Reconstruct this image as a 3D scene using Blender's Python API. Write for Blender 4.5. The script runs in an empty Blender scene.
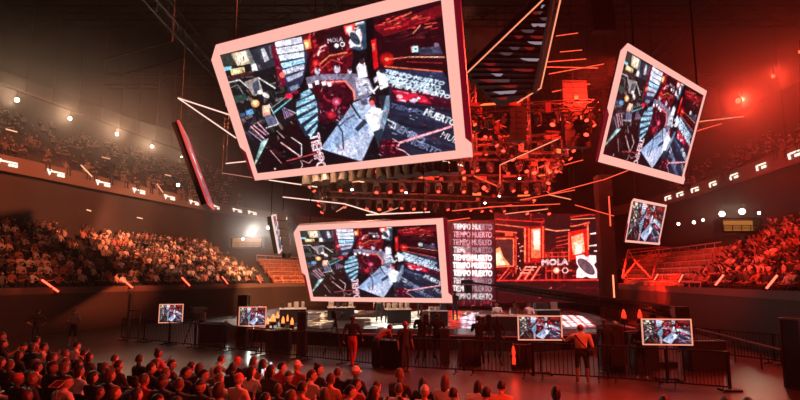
import bpy, bmesh, math, random
import numpy as np
from mathutils import Vector, Matrix
random.seed(7)
RS = np.random.RandomState(11)
C = bpy.context.scene.collection
SC = bpy.context.scene
PI = math.pi
F = 540.0
PITCH = math.atan(78 / 540)
CAM = Vector((0, 0, 3.2))

# ------------------------------------------------------------------ camera
cd = bpy.data.cameras.new('camera')
cam = bpy.data.objects.new('camera', cd)
C.objects.link(cam)
cam.location = CAM
cam.rotation_euler = (PI / 2 + PITCH, 0, 0)
cd.sensor_width = 36
cd.lens = F / 800 * 36
cd.clip_end = 400
SC.camera = cam
SC.view_settings.view_transform = 'Standard'
SC.view_settings.look = 'None'
SC.view_settings.gamma = 1
SC.view_settings.exposure = 0.0
SC.cycles.use_denoising = True
SC.cycles.max_bounces = 4
SC.cycles.diffuse_bounces = 2
SC.cycles.glossy_bounces = 2
SC.cycles.volume_bounces = 0
SC.cycles.sample_clamp_indirect = 3
SC.cycles.sample_clamp_direct = 0
SC.cycles.use_light_tree = True


def ray(x, y):
    dx, dy = (x - 400) / F, (200 - y) / F
    c, s = math.cos(PITCH), math.sin(PITCH)
    return Vector((dx, c - dy * s, s + dy * c))


def at(x, y, Y):
    r = ray(x, y)
    return CAM + r * (Y / r.y)


def atz(x, y, z):
    r = ray(x, y)
    return CAM + r * ((z - CAM.z) / r.z)


def proj(p):
    d = Vector(p) - CAM
    c, s = math.cos(PITCH), math.sin(PITCH)
    fz = d.y * c + d.z * s
    up = -d.y * s + d.z * c
    if fz < .1:
        return (-9999, -9999)
    return (400 + F * d.x / fz, 200 - F * up / fz)


def lin(c):
    return tuple(((v / 255 / 12.92) if v / 255 <= .04045 else ((v / 255 + .055) / 1.055) ** 2.4) for v in c[:3])


# ------------------------------------------------------------------ materials
MATS = {}


def mat(name, col, rough=.6, metal=0.0, emit=None, es=1.0, noise=0.0, nscale=8.0, objcol=False, spec=.5, sampling=None):
    if name in MATS:
        return MATS[name]
    m = bpy.data.materials.new(name)
    m.use_nodes = True
    nt = m.node_tree
    b = nt.nodes['Principled BSDF']
    b.inputs['Base Color'].default_value = (*col, 1)
    b.inputs['Roughness'].default_value = rough
    b.inputs['Metallic'].default_value = metal
    b.inputs['Specular IOR Level'].default_value = spec
    if emit is not None:
        b.inputs['Emission Color'].default_value = (*emit, 1)
        b.inputs['Emission Strength'].default_value = es
    if objcol:
        oi = nt.nodes.new('ShaderNodeObjectInfo')
        nt.links.new(oi.outputs['Color'], b.inputs['Base Color'])
    if noise:
        tc = nt.nodes.new('ShaderNodeTexCoord')
        n = nt.nodes.new('ShaderNodeTexNoise')
        n.inputs['Scale'].default_value = nscale
        n.inputs['Detail'].default_value = 4
        nt.links.new(tc.outputs['Object'], n.inputs['Vector'])
        mx = nt.nodes.new('ShaderNodeMix')
        mx.data_type = 'RGBA'
        mx.inputs['A'].default_value = (*[c * (1 - noise) for c in col], 1)
        mx.inputs['B'].default_value = (*[min(1, c * (1 + noise)) for c in col], 1)
        nt.links.new(n.outputs['Fac'], mx.inputs['Factor'])
        nt.links.new(mx.outputs['Result'], b.inputs['Base Color'])
    if sampling:
        m.cycles.emission_sampling = sampling
    MATS[name] = m
    return m


def attr_mat(name, emit=False, es=1.0):
    if name in MATS:
        return MATS[name]
    m = bpy.data.materials.new(name)
    m.use_nodes = True
    nt = m.node_tree
    b = nt.nodes['Principled BSDF']
    a = nt.nodes.new('ShaderNodeAttribute')
    a.attribute_name = 'Col'
    if emit:
        b.inputs['Base Color'].default_value = (.01, .01, .01, 1)
        b.inputs['Roughness'].default_value = .5
        nt.links.new(a.outputs['Color'], b.inputs['Emission Color'])
        b.inputs['Emission Strength'].default_value = es
        m.cycles.emission_sampling = 'NONE'
    else:
        nt.links.new(a.outputs['Color'], b.inputs['Base Color'])
        b.inputs['Roughness'].default_value = .75
    MATS[name] = m
    return m


def em(name, rgb, es=1.0, sampling=None):
    return mat(name, (.02, .02, .02), .5, emit=lin(rgb), es=es, sampling=sampling)


black = mat('black_metal', (.018, .017, .017), .45, .3, noise=.3)
truss_m = mat('truss_dark', (.06, .05, .05), .4, .6, noise=.3)
plastic = mat('black_plastic', (.02, .02, .022), .5)
concrete = mat('dark_concrete', (.05, .042, .038), .8, noise=.35, nscale=1.5)
cloth_dark = mat('black_cloth', (.02, .018, .02), .9)
pink = em('pink_led_frame', (255, 182, 168), 1.05)
redside = em('red_led_side', (120, 10, 30), .8)
peach = em('peach_led', (255, 205, 180), 1.4)
redtube = em('red_hot_tube', (255, 120, 80), 3.0)
orangeline = em('orange_led', (255, 150, 110), 1.2)


# ------------------------------------------------------------------ mesh builder
class MB:
    def __init__(s):
        s.v, s.f, s.m = [], [], []

    def poly(s, pts, m=0):
        b = len(s.v)
        s.v += [tuple(p) for p in pts]
        s.f.append(list(range(b, b + len(pts))))
        s.m.append(m)

    def prism(s, pts, ext, m=0, mside=None):
        """pts: planar outline; ext: extrusion vector"""
        b, n = len(s.v), len(pts)
        ext = Vector(ext)
        s.v += [tuple(p) for p in pts] + [tuple(Vector(p) + ext) for p in pts]
        s.f.append(list(range(b, b + n)))
        s.m.append(m)
        s.f.append(list(range(b + 2 * n - 1, b + n - 1, -1)))
        s.m.append(m if mside is None else mside)
        for i in range(n):
            j = (i + 1) % n
            s.f.append([b + i, b + n + i, b + n + j, b + j])
            s.m.append(m if mside is None else mside)

    def box(s, c, d, m=0, rz=0):
        c, d = Vector(c), Vector(d) / 2
        ca, sa = math.cos(rz), math.sin(rz)
        b = len(s.v)
        for z in (-1, 1):
            for y in (-1, 1):
                for x in (-1, 1):
                    px, py = x * d.x, y * d.y
                    s.v.append((c.x + px * ca - py * sa, c.y + px * sa + py * ca, c.z + z * d.z))
        for q in ((0, 2, 3, 1), (4, 5, 7, 6), (0, 1, 5, 4), (2, 6, 7, 3), (0, 4, 6, 2), (1, 3, 7, 5)):
            s.f.append([b + i for i in q])
            s.m.append(m)

    def tube(s, p0, p1, r, n=6, m=0, r1=None, cap=True):
        p0, p1 = Vector(p0), Vector(p1)
        r1 = r if r1 is None else r1
        d = (p1 - p0)
        if d.length < 1e-6:
            return
        d.normalize()
        a = d.orthogonal().normalized()
        if abs(d.z) < .999:
            a = d.cross(Vector((0, 0, 1))).normalized()
        c = d.cross(a)
        b = len(s.v)
        for p, rr in ((p0, r), (p1, r1)):
            for i in range(n):
                t = 2 * PI * (i + .5) / n
                s.v.append(tuple(p + (a * math.cos(t) + c * math.sin(t)) * rr))
        for i in range(n):
            j = (i + 1) % n
            s.f.append([b + i, b + j, b + n + j, b + n + i])
            s.m.append(m)
        if cap:
            s.f.append([b + i for i in range(n - 1, -1, -1)])
            s.m.append(m)
            s.f.append([b + n + i for i in range(n)])
            s.m.append(m)

    def lathe(s, prof, n=12, m=0, c=(0, 0, 0)):
        b = len(s.v)
        for r, z in prof:
            for i in range(n):
                t = 2 * PI * i / n
                s.v.append((c[0] + r * math.cos(t), c[1] + r * math.sin(t), c[2] + z))
        for k in range(len(prof) - 1):
            for i in range(n):
                j = (i + 1) % n
                s.f.append([b + k * n + i, b + k * n + j, b + (k + 1) * n + j, b + (k + 1) * n + i])
                s.m.append(m)

    def truss(s, p0, p1, w=.4, r=.03, rb=.014, m=0, step=None):
        """box truss: four chords and zigzag lacing"""
        p0, p1 = Vector(p0), Vector(p1)
        d = (p1 - p0)
        L = d.length
        d.normalize()
        a = d.cross(Vector((0, 0, 1)))
        if a.length < .1:
            a = Vector((1, 0, 0))
        a.normalize()
        c = d.cross(a).normalized()
        cs = [(a * i + c * j) * w / 2 for i, j in ((-1, -1), (1, -1), (1, 1), (-1, 1))]
        for o in cs:
            s.tube(p0 + o, p1 + o, r, 5, m)
        n = max(2, int(L / (step or w * 1.3)))
        for k in range(n):
            q0, q1 = p0 + d * L * k / n, p0 + d * L * (k + 1) / n
            for i in range(4):
                o0, o1 = cs[i], cs[(i + 1) % 4]
                if k % 2:
                    o0, o1 = o1, o0
                s.tube(q0 + o0, q1 + o1, rb, 4, m, cap=False)

    def mesh(s, name, mats):
        me = bpy.data.meshes.new(name)
        me.from_pydata(s.v, [], s.f)
        for mm in (mats if isinstance(mats, (list, tuple)) else [mats]):
            me.materials.append(mm)
        me.polygons.foreach_set('material_index', s.m)
        me.update()
        return me

    def build(s, name, mats, parent=None, origin=None):
        if origin is not None:
            o3 = Vector(origin)
            s.v = [tuple(Vector(v) - o3) for v in s.v]
        o = bpy.data.objects.new(name, s.mesh(name, mats))
        C.objects.link(o)
        if origin is not None:
            o.location = origin
        if parent is not None:
            o.parent = parent
        return o


def tag(o, label, cat, group=None, kind=None):
    o['label'] = label
    o['category'] = cat
    if group:
        o['group'] = group
    if kind:
        o['kind'] = kind
    return o


def empty(name, loc, label, cat, group=None, rz=0):
    o = bpy.data.objects.new(name, None)
    C.objects.link(o)
    o.location = loc
    o.rotation_euler = (0, 0, rz)
    return tag(o, label, cat, group)


def struct(o):
    o['kind'] = 'structure'
    return o


def copy_tree(o, parent=None):
    c = o.copy()
    C.objects.link(c)
    c.parent = parent
    for ch in list(o.children):
        copy_tree(ch, c)
    return c


def smooth(me):
    me.polygons.foreach_set('use_smooth', [True] * len(me.polygons))


def spot(name, loc, target, power, col, angle=30, blend=.4, radius=.15):
    l = bpy.data.lights.new(name, 'SPOT')
    l.energy = power
    l.color = col
    l.spot_size = math.radians(angle)
    l.spot_blend = blend
    l.shadow_soft_size = radius
    o = bpy.data.objects.new(name, l)
    C.objects.link(o)
    o.location = loc
    o.rotation_euler = (Vector(target) - Vector(loc)).to_track_quat('-Z', 'Y').to_euler()
    return o


def point(name, loc, power, col, radius=.15):
    l = bpy.data.lights.new(name, 'POINT')
    l.energy = power
    l.color = col
    l.shadow_soft_size = radius
    o = bpy.data.objects.new(name, l)
    C.objects.link(o)
    o.location = loc
    return o


def text_tris(s):
    """triangulated glyph mesh normalised: width 1 from x=0, height by aspect; returns list of 2D polys and height"""
    cu = bpy.data.curves.new('t', 'FONT')
    cu.body = s
    cu.resolution_u = 2
    o = bpy.data.objects.new('t', cu)
    C.objects.link(o)
    dg = bpy.context.evaluated_depsgraph_get()
    me = bpy.data.meshes.new_from_object(o.evaluated_get(dg))
    vs = np.array([v.co[:2] for v in me.vertices])
    polys = [vs[list(p.vertices)] for p in me.polygons]
    lo, hi = vs.min(0), vs.max(0)
    polys = [(p - lo) / (hi - lo) for p in polys]
    ed = {}
    for p in me.polygons:
        for e in p.edge_keys:
            ed[e] = ed.get(e, 0) + 1
    outl = [((vs[e[0]] - lo) / (hi - lo), (vs[e[1]] - lo) / (hi - lo)) for e, n in ed.items() if n == 1]
    bpy.data.objects.remove(o)
    bpy.data.curves.remove(cu)
    bpy.data.meshes.remove(me)
    return polys, outl


TXT = {k: text_tris(k) for k in ('TIEMPO MUERTO', 'TIEMPO', 'MUERTO', 'MOLA')}


# ------------------------------------------------------------------ raster of led pictures (painted into mesh cells)
class Raster:
    def __init__(s, w, h, H, bg, ss=2):
        """H maps photo px to unit uv"""
        s.w, s.h, s.ss = w * ss, h * ss, ss
        s.H = H
        s.a = np.zeros((s.h, s.w, 3)) + np.array(bg, float)

    def tf(s, pts):
        p = np.array([[x, y, 1] for x, y in pts], float) @ s.H.T
        return p[:, :2] / p[:, 2:] * np.array([s.w, s.h])

    def poly(s, pts, col, al=1.0):
        q = s.tf(pts)
        x0, y0 = np.floor(q.min(0)).astype(int)
        x1, y1 = np.ceil(q.max(0)).astype(int) + 1
        x0, y0, x1, y1 = max(0, x0), max(0, y0), min(s.w, x1), min(s.h, y1)
        if x1 <= x0 or y1 <= y0:
            return
        xs, ys = np.meshgrid(np.arange(x0, x1) + .5, np.arange(y0, y1) + .5)
        ins = np.zeros(xs.shape, bool)
        n = len(q)
        for i in range(n):
            xa, ya = q[i]
            xb, yb = q[(i + 1) % n]
            if ya == yb:
                continue
            cross = ((ya > ys) != (yb > ys)) & (xs < (xb - xa) * (ys - ya) / (yb - ya) + xa)
            ins ^= cross
        sub = s.a[y0:y1, x0:x1]
        sub[ins] = sub[ins] * (1 - al) + np.array(col, float) * al

    def line(s, pts, w, col, al=1.0):
        for (x0, y0), (x1, y1) in zip(pts[:-1], pts[1:]):
            d = math.hypot(x1 - x0, y1 - y0) or 1
            nx, ny = -(y1 - y0) / d * w / 2, (x1 - x0) / d * w / 2
            s.poly([(x0 + nx, y0 + ny), (x1 + nx, y1 + ny), (x1 - nx, y1 - ny), (x0 - nx, y0 - ny)], col, al)

    def ell(s, cx, cy, rx, ry, col, rot=0, al=1.0, n=16):
        c, q = math.cos(rot), math.sin(rot)
        s.poly([(cx + rx * math.cos(t) * c - ry * math.sin(t) * q, cy + rx * math.cos(t) * q + ry * math.sin(t) * c)
                for t in (2 * PI * i / n for i in range(n))], col, al)

    def glow(s, cx, cy, r, col, al=.5):
        for k in range(6):
            s.ell(cx, cy, r * (1 - k / 6), r * (1 - k / 6), col, al=al / 3)

    def text(s, key, o, u, v, col, al=1.0, outline=None):
        """o: lower-left px, u: px vector of the whole width, v: px vector of the whole height"""
        polys, outl = TXT[key]
        P = lambda p: (o[0] + u[0] * p[0] + v[0] * p[1], o[1] + u[1] * p[0] + v[1] * p[1])
        if outline:
            for a, b in outl:
                s.line([P(a), P(b)], outline, col, al)
        else:
            for pl in polys:
                s.poly([P(p) for p in pl], col, al)

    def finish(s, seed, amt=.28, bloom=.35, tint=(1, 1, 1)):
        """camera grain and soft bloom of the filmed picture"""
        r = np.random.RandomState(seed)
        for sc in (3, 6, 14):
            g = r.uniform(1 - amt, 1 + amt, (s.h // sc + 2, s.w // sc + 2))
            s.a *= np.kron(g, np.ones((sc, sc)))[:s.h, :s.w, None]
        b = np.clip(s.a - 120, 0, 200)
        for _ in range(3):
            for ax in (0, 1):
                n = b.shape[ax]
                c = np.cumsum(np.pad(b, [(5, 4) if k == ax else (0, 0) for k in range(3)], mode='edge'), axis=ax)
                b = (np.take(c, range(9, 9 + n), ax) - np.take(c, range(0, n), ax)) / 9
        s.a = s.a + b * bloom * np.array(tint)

    def cells(s, k=1):
        b = s.ss * k
        h, w = s.h // b, s.w // b
        a = s.a[:h * b, :w * b].reshape(h, b, w, b, 3).mean((1, 3))
        return a


def homog(src, dst):
    A, b = [], []
    for (x, y), (u, v) in zip(src, dst):
        A.append([x, y, 1, 0, 0, 0, -u * x, -u * y]); b.append(u)
        A.append([0, 0, 0, x, y, 1, -v * x, -v * y]); b.append(v)
    h = np.linalg.solve(np.array(A, float), np.array(b, float))
    return np.append(h, 1).reshape(3, 3)


def lin_np(a):
    a = np.clip(a, 0, 255) / 255
    return np.where(a <= .04045, a / 12.92, ((a + .055) / 1.055) ** 2.4)


def picture_mesh(name, cells, P, m):
    """grid mesh, P(u,v)->world vector"""
    h, w, _ = cells.shape
    uu, vv = np.meshgrid(np.linspace(0, 1, w + 1), np.linspace(0, 1, h + 1))
    o, ux, vx = P(0, 0), P(1, 0), P(0, 1)
    o, ux, vx = np.array(o), np.array(ux) - np.array(o), np.array(vx) - np.array(o)
    V = (o + uu[..., None] * ux + vv[..., None] * vx).reshape(-1, 3)
    i = np.arange(h)[:, None] * (w + 1) + np.arange(w)[None]
    Fc = np.stack([i, i + w + 1, i + w + 2, i + 1], -1).reshape(-1, 4)
    me = bpy.data.meshes.new(name)
    me.from_pydata(V.tolist(), [], Fc.tolist())
    ca = me.color_attributes.new('Col', 'FLOAT_COLOR', 'CORNER')
    col = np.ones((h * w, 4, 4), np.float32)
    col[:, :, :3] = lin_np(cells.reshape(-1, 1, 3))
    ca.data.foreach_set('color', col.ravel())
    me.materials.append(m)
    me.update()
    return me







# ------------------------------------------------------------------ the live picture shown on every hanging screen
QI = [(218, 49), (449, -9), (463, 150), (256, 172)]
UNIT = [(0, 0), (1, 0), (1, 1), (0, 1)]
R = Raster(288, 164, homog(QI, UNIT), (20, 13, 20))


def clutter(n, x0, y0, x1, y1, cols, lmin, lmax, wmin, wmax, angs, al=.8):
    for _ in range(n):
        x, y = random.uniform(x0, x1), random.uniform(y0, y1)
        L, t = random.uniform(lmin, lmax), math.radians(random.choice(angs) + random.uniform(-12, 12))
        R.line([(x, y), (x + L * math.cos(t), y + L * math.sin(t))], random.uniform(wmin, wmax), random.choice(cols), al)


# left part: dim grey boxes and lines
R.poly([(216, 48), (275, 33), (300, 120), (262, 175), (235, 120)], (26, 22, 26))
clutter(60, 222, 62, 290, 130, [(60, 58, 55), (50, 60, 45), (85, 70, 70), (40, 45, 55), (120, 105, 100), (20, 16, 20)], 3, 12, 1, 4, [-12, 60, 35])
R.poly([(217, 50), (231, 47), (235, 60), (221, 63)], (52, 54, 50))
R.poly([(229, 47.5), (246, 44), (250, 58), (236, 60.5)], (190, 172, 150))
R.poly([(234, 47), (244, 45), (248, 56), (238, 58)], (245, 228, 205))
R.poly([(247, 45), (275, 36), (278, 60), (256, 66)], (46, 48, 62))
R.poly([(244, 44), (248, 43.5), (256, 62), (252, 63)], (120, 120, 118))
R.poly([(260, 43), (263.5, 42), (269, 54), (264, 57)], (196, 194, 202))
R.poly([(268, 40), (271, 39), (273, 52), (270, 53)], (100, 100, 115))
R.poly([(250, 59), (255, 58), (257, 65), (251, 66)], (240, 240, 235))
R.poly([(222, 62), (230, 60.5), (230, 64), (223, 66)], (150, 212, 232))
R.poly([(228, 64), (243, 61.5), (244, 69), (230, 71)], (205, 190, 140))
R.poly([(231, 65), (238, 64), (239, 66.5), (232, 68)], (250, 235, 190))
R.poly([(226, 71), (250, 66), (252, 70), (228, 75)], (70, 30, 32))
R.line([(225, 78), (238, 75), (255, 90)], 1.3, (210, 205, 205))
R.line([(227, 84), (236, 80), (246, 96)], .9, (150, 140, 140))
R.poly([(243, 77), (257, 72), (262, 88), (252, 92)], (150, 136, 136))
R.poly([(251, 80), (257, 74), (259, 87), (254, 90)], (60, 70, 88))
R.line([(257, 72.5), (275, 84)], 1.4, (226, 226, 220))
R.line([(257, 72.5), (263, 92)], 1, (180, 175, 175))
R.poly([(230, 92), (244, 89), (246, 95), (233, 99)], (44, 66, 60))
R.ell(254, 99.5, 4.5, 4, (240, 170, 110)); R.ell(254, 99, 2.5, 2.2, (255, 220, 170))
R.ell(265, 91, 4, 2.5, (240, 236, 230), .6)
R.ell(259, 88, 3, 2, (250, 235, 215), .3)
R.poly([(261, 102), (268.5, 101), (270, 113), (262, 114)], (204, 150, 128))
R.poly([(263, 103), (267, 102), (268, 108), (264, 109)], (240, 196, 168))
R.poly([(263, 113), (271, 111), (278, 122), (268, 124)], (98, 98, 126))
R.line([(268, 100), (278, 121), (265, 125)], 1, (220, 215, 220))
R.poly([(244, 107), (251, 105), (253, 110), (245, 112)], (86, 150, 196))
R.poly([(238, 110), (243, 109), (244, 113), (239, 114)], (60, 80, 110))
R.line([(272, 110), (292, 94)], 1.5, (110, 190, 200))
R.line([(270, 105), (300, 82)], 1, (120, 130, 130))
for k in range(5):
    R.line([(282 + k * 2, 105 + k), (285 + k * 2, 116 - k)], 1, (150, 120, 165))
R.line([(283, 104), (296, 110)], .9, (190, 170, 190))
clutter(24, 240, 110, 262, 145, [(60, 50, 70), (90, 80, 100), (30, 26, 36)], 4, 10, 1, 2, [-50, 40])
for a in ((252, 122, 267, 134), (249, 123, 264, 137), (256, 119, 269, 133)):
    R.line([a[:2], a[2:]], 1.2, (232, 170, 186))
R.line([(247, 128), (261, 139)], 1, (170, 140, 160))
for k in range(6):
    R.line([(252.5, 164), (260.5 + k * 1.3, 139 - k * .6)], .8 + .12 * k, (130 + 9 * k, 176 + 6 * k, 190))
R.poly([(236, 136), (244, 134), (250, 158), (252, 165)], (22, 24, 36))
# dark floor at lower left with thin pink lines
R.poly([(266, 140), (300, 112), (318, 128), (325, 170), (254, 172)], (30, 11, 16))
clutter(16, 262, 135, 312, 168, [(60, 22, 28), (14, 8, 10)], 8, 20, 2, 4, [30, -20])
for p, w, c in (([(280, 140), (299, 154)], 1.3, (246, 190, 190)), ([(291, 135), (301, 142)], 1.1, (230, 205, 205)),
                ([(269, 148), (281, 162)], 1, (196, 150, 150)), ([(286, 159.5), (316, 152)], 1, (220, 80, 90)),
                ([(301.5, 142), (301.5, 154), (298, 155)], .9, (230, 225, 230)), ([(302, 159), (309, 162), (313, 158)], .9, (190, 140, 140)),
                ([(300, 169), (302.5, 164), (300.5, 159)], .9, (230, 200, 200)), ([(276, 128), (284, 136)], 1, (170, 150, 150))):
    R.line(p, w, c)
R.ell(274, 167.5, 1.2, .9, (230, 190, 180))
# white striped banner and its mirror on the floor
R.poly([(272, 36), (304, 29), (309, 52), (303, 78), (290, 90), (281, 72)], (44, 46, 70))
R.poly([(270, 40), (276, 38), (286, 80), (280, 84)], (110, 16, 40))
for q, c in (([(274.5, 35.6), (302, 30), (303, 36.4), (275.6, 41.4)], (236, 232, 246)),
             ([(275.6, 42.4), (303.8, 37.6), (304.4, 44.4), (277.4, 48.6)], (240, 244, 250)),
             ([(278.2, 49.6), (304.8, 45.6), (305, 51), (280, 55.4)], (226, 236, 246)),
             ([(280, 58), (305, 52.6), (305.6, 57), (283, 63)], (166, 214, 240)),
             ([(282, 65.2), (304.8, 58.6), (304.8, 64), (284, 69.8)], (206, 212, 230)),
             ([(286, 73), (304, 65.6), (303, 70.6), (288, 77.4)], (178, 180, 200)),
             ([(289, 82.5), (299, 79.5), (298, 84), (291, 86.5)], (128, 140, 164))):
    R.poly(q, c)
    (xa, ya), (xb, yb), (xc, yc), (xd, yd) = q
    R.text('TIEMPO MUERTO', (xd + 1, yd - 1), (xc - xd - 2, yc - yd), ((xa - xd) * .7, (ya - yd) * .7), (120, 120, 170), .55)
R.ell(282, 70, 3, 3, (240, 120, 100)); R.ell(289, 92, 4, 3, (210, 30, 60)); R.ell(296, 88, 3, 2, (150, 20, 50))
R.poly([(295, 96), (318, 84), (323, 108), (316, 132), (306, 135), (298, 120)], (30, 40, 58))
for q in ([(301, 89), (311, 84), (313, 89), (301, 95)], [(297, 98), (315, 90.5), (316, 95), (296, 104)], [(296, 107), (317, 97), (318, 101.4), (297, 112.4)],
          [(298, 116), (318, 104.6), (318.6, 109), (301, 121)], [(304, 124), (319, 112.6), (319, 117), (306, 128.4)], [(308, 132), (318, 121), (318, 125), (311, 135)]):
    R.poly(q, (160, 204, 226))
    R.line([q[0], q[2]], .7, (70, 100, 130))
# red stage in the middle
R.poly([(303, 29), (349, 18), (356, 50), (352, 72), (312, 76), (309, 52)], (92, 12, 24))
clutter(60, 306, 24, 350, 66, [(190, 30, 40), (130, 10, 24), (40, 8, 14), (220, 60, 60), (24, 8, 12)], 3, 11, .8, 2, [-70, -35, 80])
R.poly([(304, 34), (311, 32), (312.6, 42), (306, 43.5)], (236, 132, 80)); R.poly([(305, 36), (309, 35), (310, 41), (306.6, 42)], (255, 205, 150))
R.line([(319, 50), (322, 41), (328, 39)], 1.8, (255, 190, 190)); R.line([(320.5, 46), (326, 44)], 1.5, (255, 170, 170))
R.poly([(317, 26), (328, 23), (329, 35), (319, 38)], (50, 10, 16))
R.poly([(327, 24), (347, 19), (349, 45), (331, 48)], (44, 12, 22))
R.text('MOLA', (329.6, 37), (15.5, -2.6), (-.5, -4.6), (238, 232, 240))
R.ell(338.5, 39.5, 2.4, 2.3, (240, 236, 238)); R.ell(344.7, 38, 2.7, 2.6, (225, 215, 225)); R.ell(344.7, 38, 1.5, 1.5, (30, 12, 20))
R.poly([(346, 19), (358, 16), (357, 26), (348, 28)], (230, 60, 50)); R.poly([(348, 20), (355, 18.5), (355, 25), (349, 26)], (255, 205, 195))
R.poly([(357, 22), (369, 13), (370, 42), (363, 45), (352, 42)], (44, 70, 92))
R.poly([(350, 25), (357, 23.5), (363, 21.5), (365, 30), (364, 41), (357, 40), (353, 42), (351, 36), (353, 32)], (236, 232, 236))
R.ell(357.6, 32, 4.2, 7.6, (48, 54, 70), -.6)
R.line([(358, 17.6), (367.5, 14.8)], 2.6, (240, 236, 240))
R.line([(357, 22), (362, 20)], 1.4, (240, 180, 180))
R.line([(320, 60), (331, 50), (350, 46.5)], 1.5, (226, 132, 82)); R.line([(322, 64), (333, 54), (345, 58)], 1.1, (200, 60, 60))
R.line([(312, 68), (320, 58)], 1.2, (225, 60, 60)); R.ell(317, 58, 4, 4, (200, 24, 36)); R.ell(317, 58, 2, 2, (250, 80, 80))
# u-shaped table with white cards
R.poly([(305, 78), (347, 73), (358, 88), (352, 112), (326, 122), (318, 116), (322, 100)], (58, 10, 24))
clutter(40, 318, 80, 350, 118, [(120, 14, 34), (170, 30, 50), (30, 8, 16), (90, 20, 40)], 2, 7, 1, 2.5, [20, 70, -40])
R.poly([(306, 73), (321, 69.5), (357, 68.5), (372, 74), (378, 88), (366, 96), (358, 96), (355, 84), (346, 75), (322, 76), (308, 80)], (120, 112, 134))
R.poly([(357, 72), (371, 75), (377, 88), (361, 92)], (176, 178, 194))
clutter(14, 358, 74, 374, 90, [(60, 62, 80), (230, 230, 240)], 2, 6, .8, 1.4, [0, 50])
R.line([(322, 78), (347, 76.5), (356, 87), (357, 97)], 1.9, (244, 130, 118))
R.line([(326, 80), (345, 79)], 1.2, (150, 20, 40))
for x, y in ((311, 81.5), (318, 78), (325, 79), (331, 80)):
    R.poly([(x - 2.6, y - 1.6), (x + 1.6, y - 2.6), (x + 2.6, y + 1.8), (x - 1.4, y + 2.6)], (232, 230, 240))
R.glow(338, 98, 5, (255, 80, 130), 1); R.ell(338, 98, 1.8, 1.6, (255, 170, 190))
R.glow(333, 112, 5, (230, 40, 60), .8)
# people round the table
for x, y, h in ((318.5, 66, 8), (339, 64, 9), (352, 66, 6)):
    R.ell(x, y, h * .38, h * .5, (206, 196, 216)); R.ell(x + .3, y - h * .42, 1.8, 1.9, (120, 60, 70)); R.ell(x, y - h * .55, 1.8, 1.2, (20, 14, 22))
R.poly([(359, 62), (363, 56), (368, 57), (371, 72), (361, 74)], (236, 220, 232)); R.ell(365, 56, 2.6, 3, (60, 34, 44)); R.ell(366.5, 66, 2, 3, (255, 250, 255))
R.poly([(380, 68), (384, 63), (391, 65), (393, 82), (384, 86)], (238, 234, 240)); R.ell(386, 65, 3.4, 3.6, (34, 26, 38)); R.poly([(377, 74), (382, 70), (384, 74), (378, 79)], (205, 200, 214))
R.line([(382, 82), (376, 88)], 2, (240, 230, 236)); R.line([(378, 90), (372, 82)], 1.2, (250, 250, 250))
# large pale table at the bottom
R.poly([(321, 147), (340, 121), (356, 99), (376, 92), (383, 120), (364, 161)], (148, 168, 200))
R.poly([(345, 140), (380, 122), (364, 161), (334, 151)], (176, 184, 208)); R.poly([(336, 146), (350, 138), (352, 154), (340, 153)], (196, 190, 210), .6)
R.poly([(356, 99), (372, 94), (377, 106), (362, 113)], (168, 182, 206))
R.line([(352, 99), (363, 116)], 1.8, (20, 22, 30)); R.line([(338, 120), (344, 130), (345, 148)], 1.5, (34, 40, 58))
R.ell(343, 114, 3, 2, (50, 54, 66)); R.line([(341, 124), (347, 118)], 1.2, (40, 44, 60)); R.line([(348, 117), (357, 112)], 1.3, (60, 66, 84))
R.poly([(357, 126), (360, 130), (370, 120), (367, 116)], (44, 48, 64)); R.poly([(363, 97), (370, 95), (371, 101), (365, 102)], (70, 80, 110))
R.poly([(367, 112), (375, 104), (386, 106), (389, 118), (378, 132), (371, 121)], (228, 226, 238)); R.poly([(370, 116), (384, 113), (380, 124)], (250, 248, 252))
R.ell(376, 97, 4.2, 4.6, (60, 20, 30)); R.ell(375, 100, 2.6, 3, (210, 90, 90)); R.poly([(381, 92), (389, 91), (391, 104), (385, 108)], (38, 36, 52))
R.poly([(390, 92), (395, 91), (393, 112), (386, 136), (381, 141), (383, 124)], (116, 138, 160))
R.poly([(376, 130), (386, 126), (388, 146), (382, 147)], (34, 50, 66))
# right: dark blue floor with white lettering
R.poly([(392, 74), (450, 70), (463, 92), (463, 150), (410, 157), (383, 142), (394, 104)], (30, 34, 54))
R.poly([(396, 80), (462, 94), (462, 108), (395, 96)], (60, 14, 30))
R.poly([(386, 64), (450, 67), (455, 76), (390, 72)], (36, 44, 74))
for y0, s in ((66, 0), (70.5, -4), (75.5, 0), (80, 6)):
    R.text('TIEMPO MUERTO', (388 + s, y0 + 2), (62, 13.5), (2.5, -3.6), (222, 238, 246), .95)
    R.text('TIEMPO MUERTO', (388 + s, y0 + 2), (62, 13.5), (2.5, -3.6), (200, 220, 236), .9, outline=1.0)
    R.line([(390 + s, y0), (430 + s, y0 + 8.4)], 1.2, (200, 220, 232), .6)
R.poly([(396, 86), (432, 93), (438, 101), (404, 96)], (190, 24, 52)); clutter(18, 400, 87, 436, 98, [(255, 150, 170), (220, 40, 70), (250, 210, 220)], 2, 7, .8, 2, [12])
R.ell(404, 93, 3.4, 2.2, (255, 190, 205)); R.ell(419, 97, 4.5, 2, (200, 196, 230)); R.ell(424, 95, 2, 1.4, (255, 255, 255))
for k in range(5):
    R.line([(398, 100 + k * 10), (462, 110 + k * 12)], 3.2, (40, 46, 72) if k % 2 else (22, 24, 40), .8)
R.text('MUERTO', (429, 112), (32, 12.5), (3.5, -6), (238, 242, 248))
R.text('MUERTO', (429, 112), (32, 12.5), (3.5, -6), (220, 226, 236), .9, outline=1.0)
R.text('TIEMPO', (391, 124), (36, 19), (5, -5.5), (150, 162, 190), .9, outline=.8)
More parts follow.
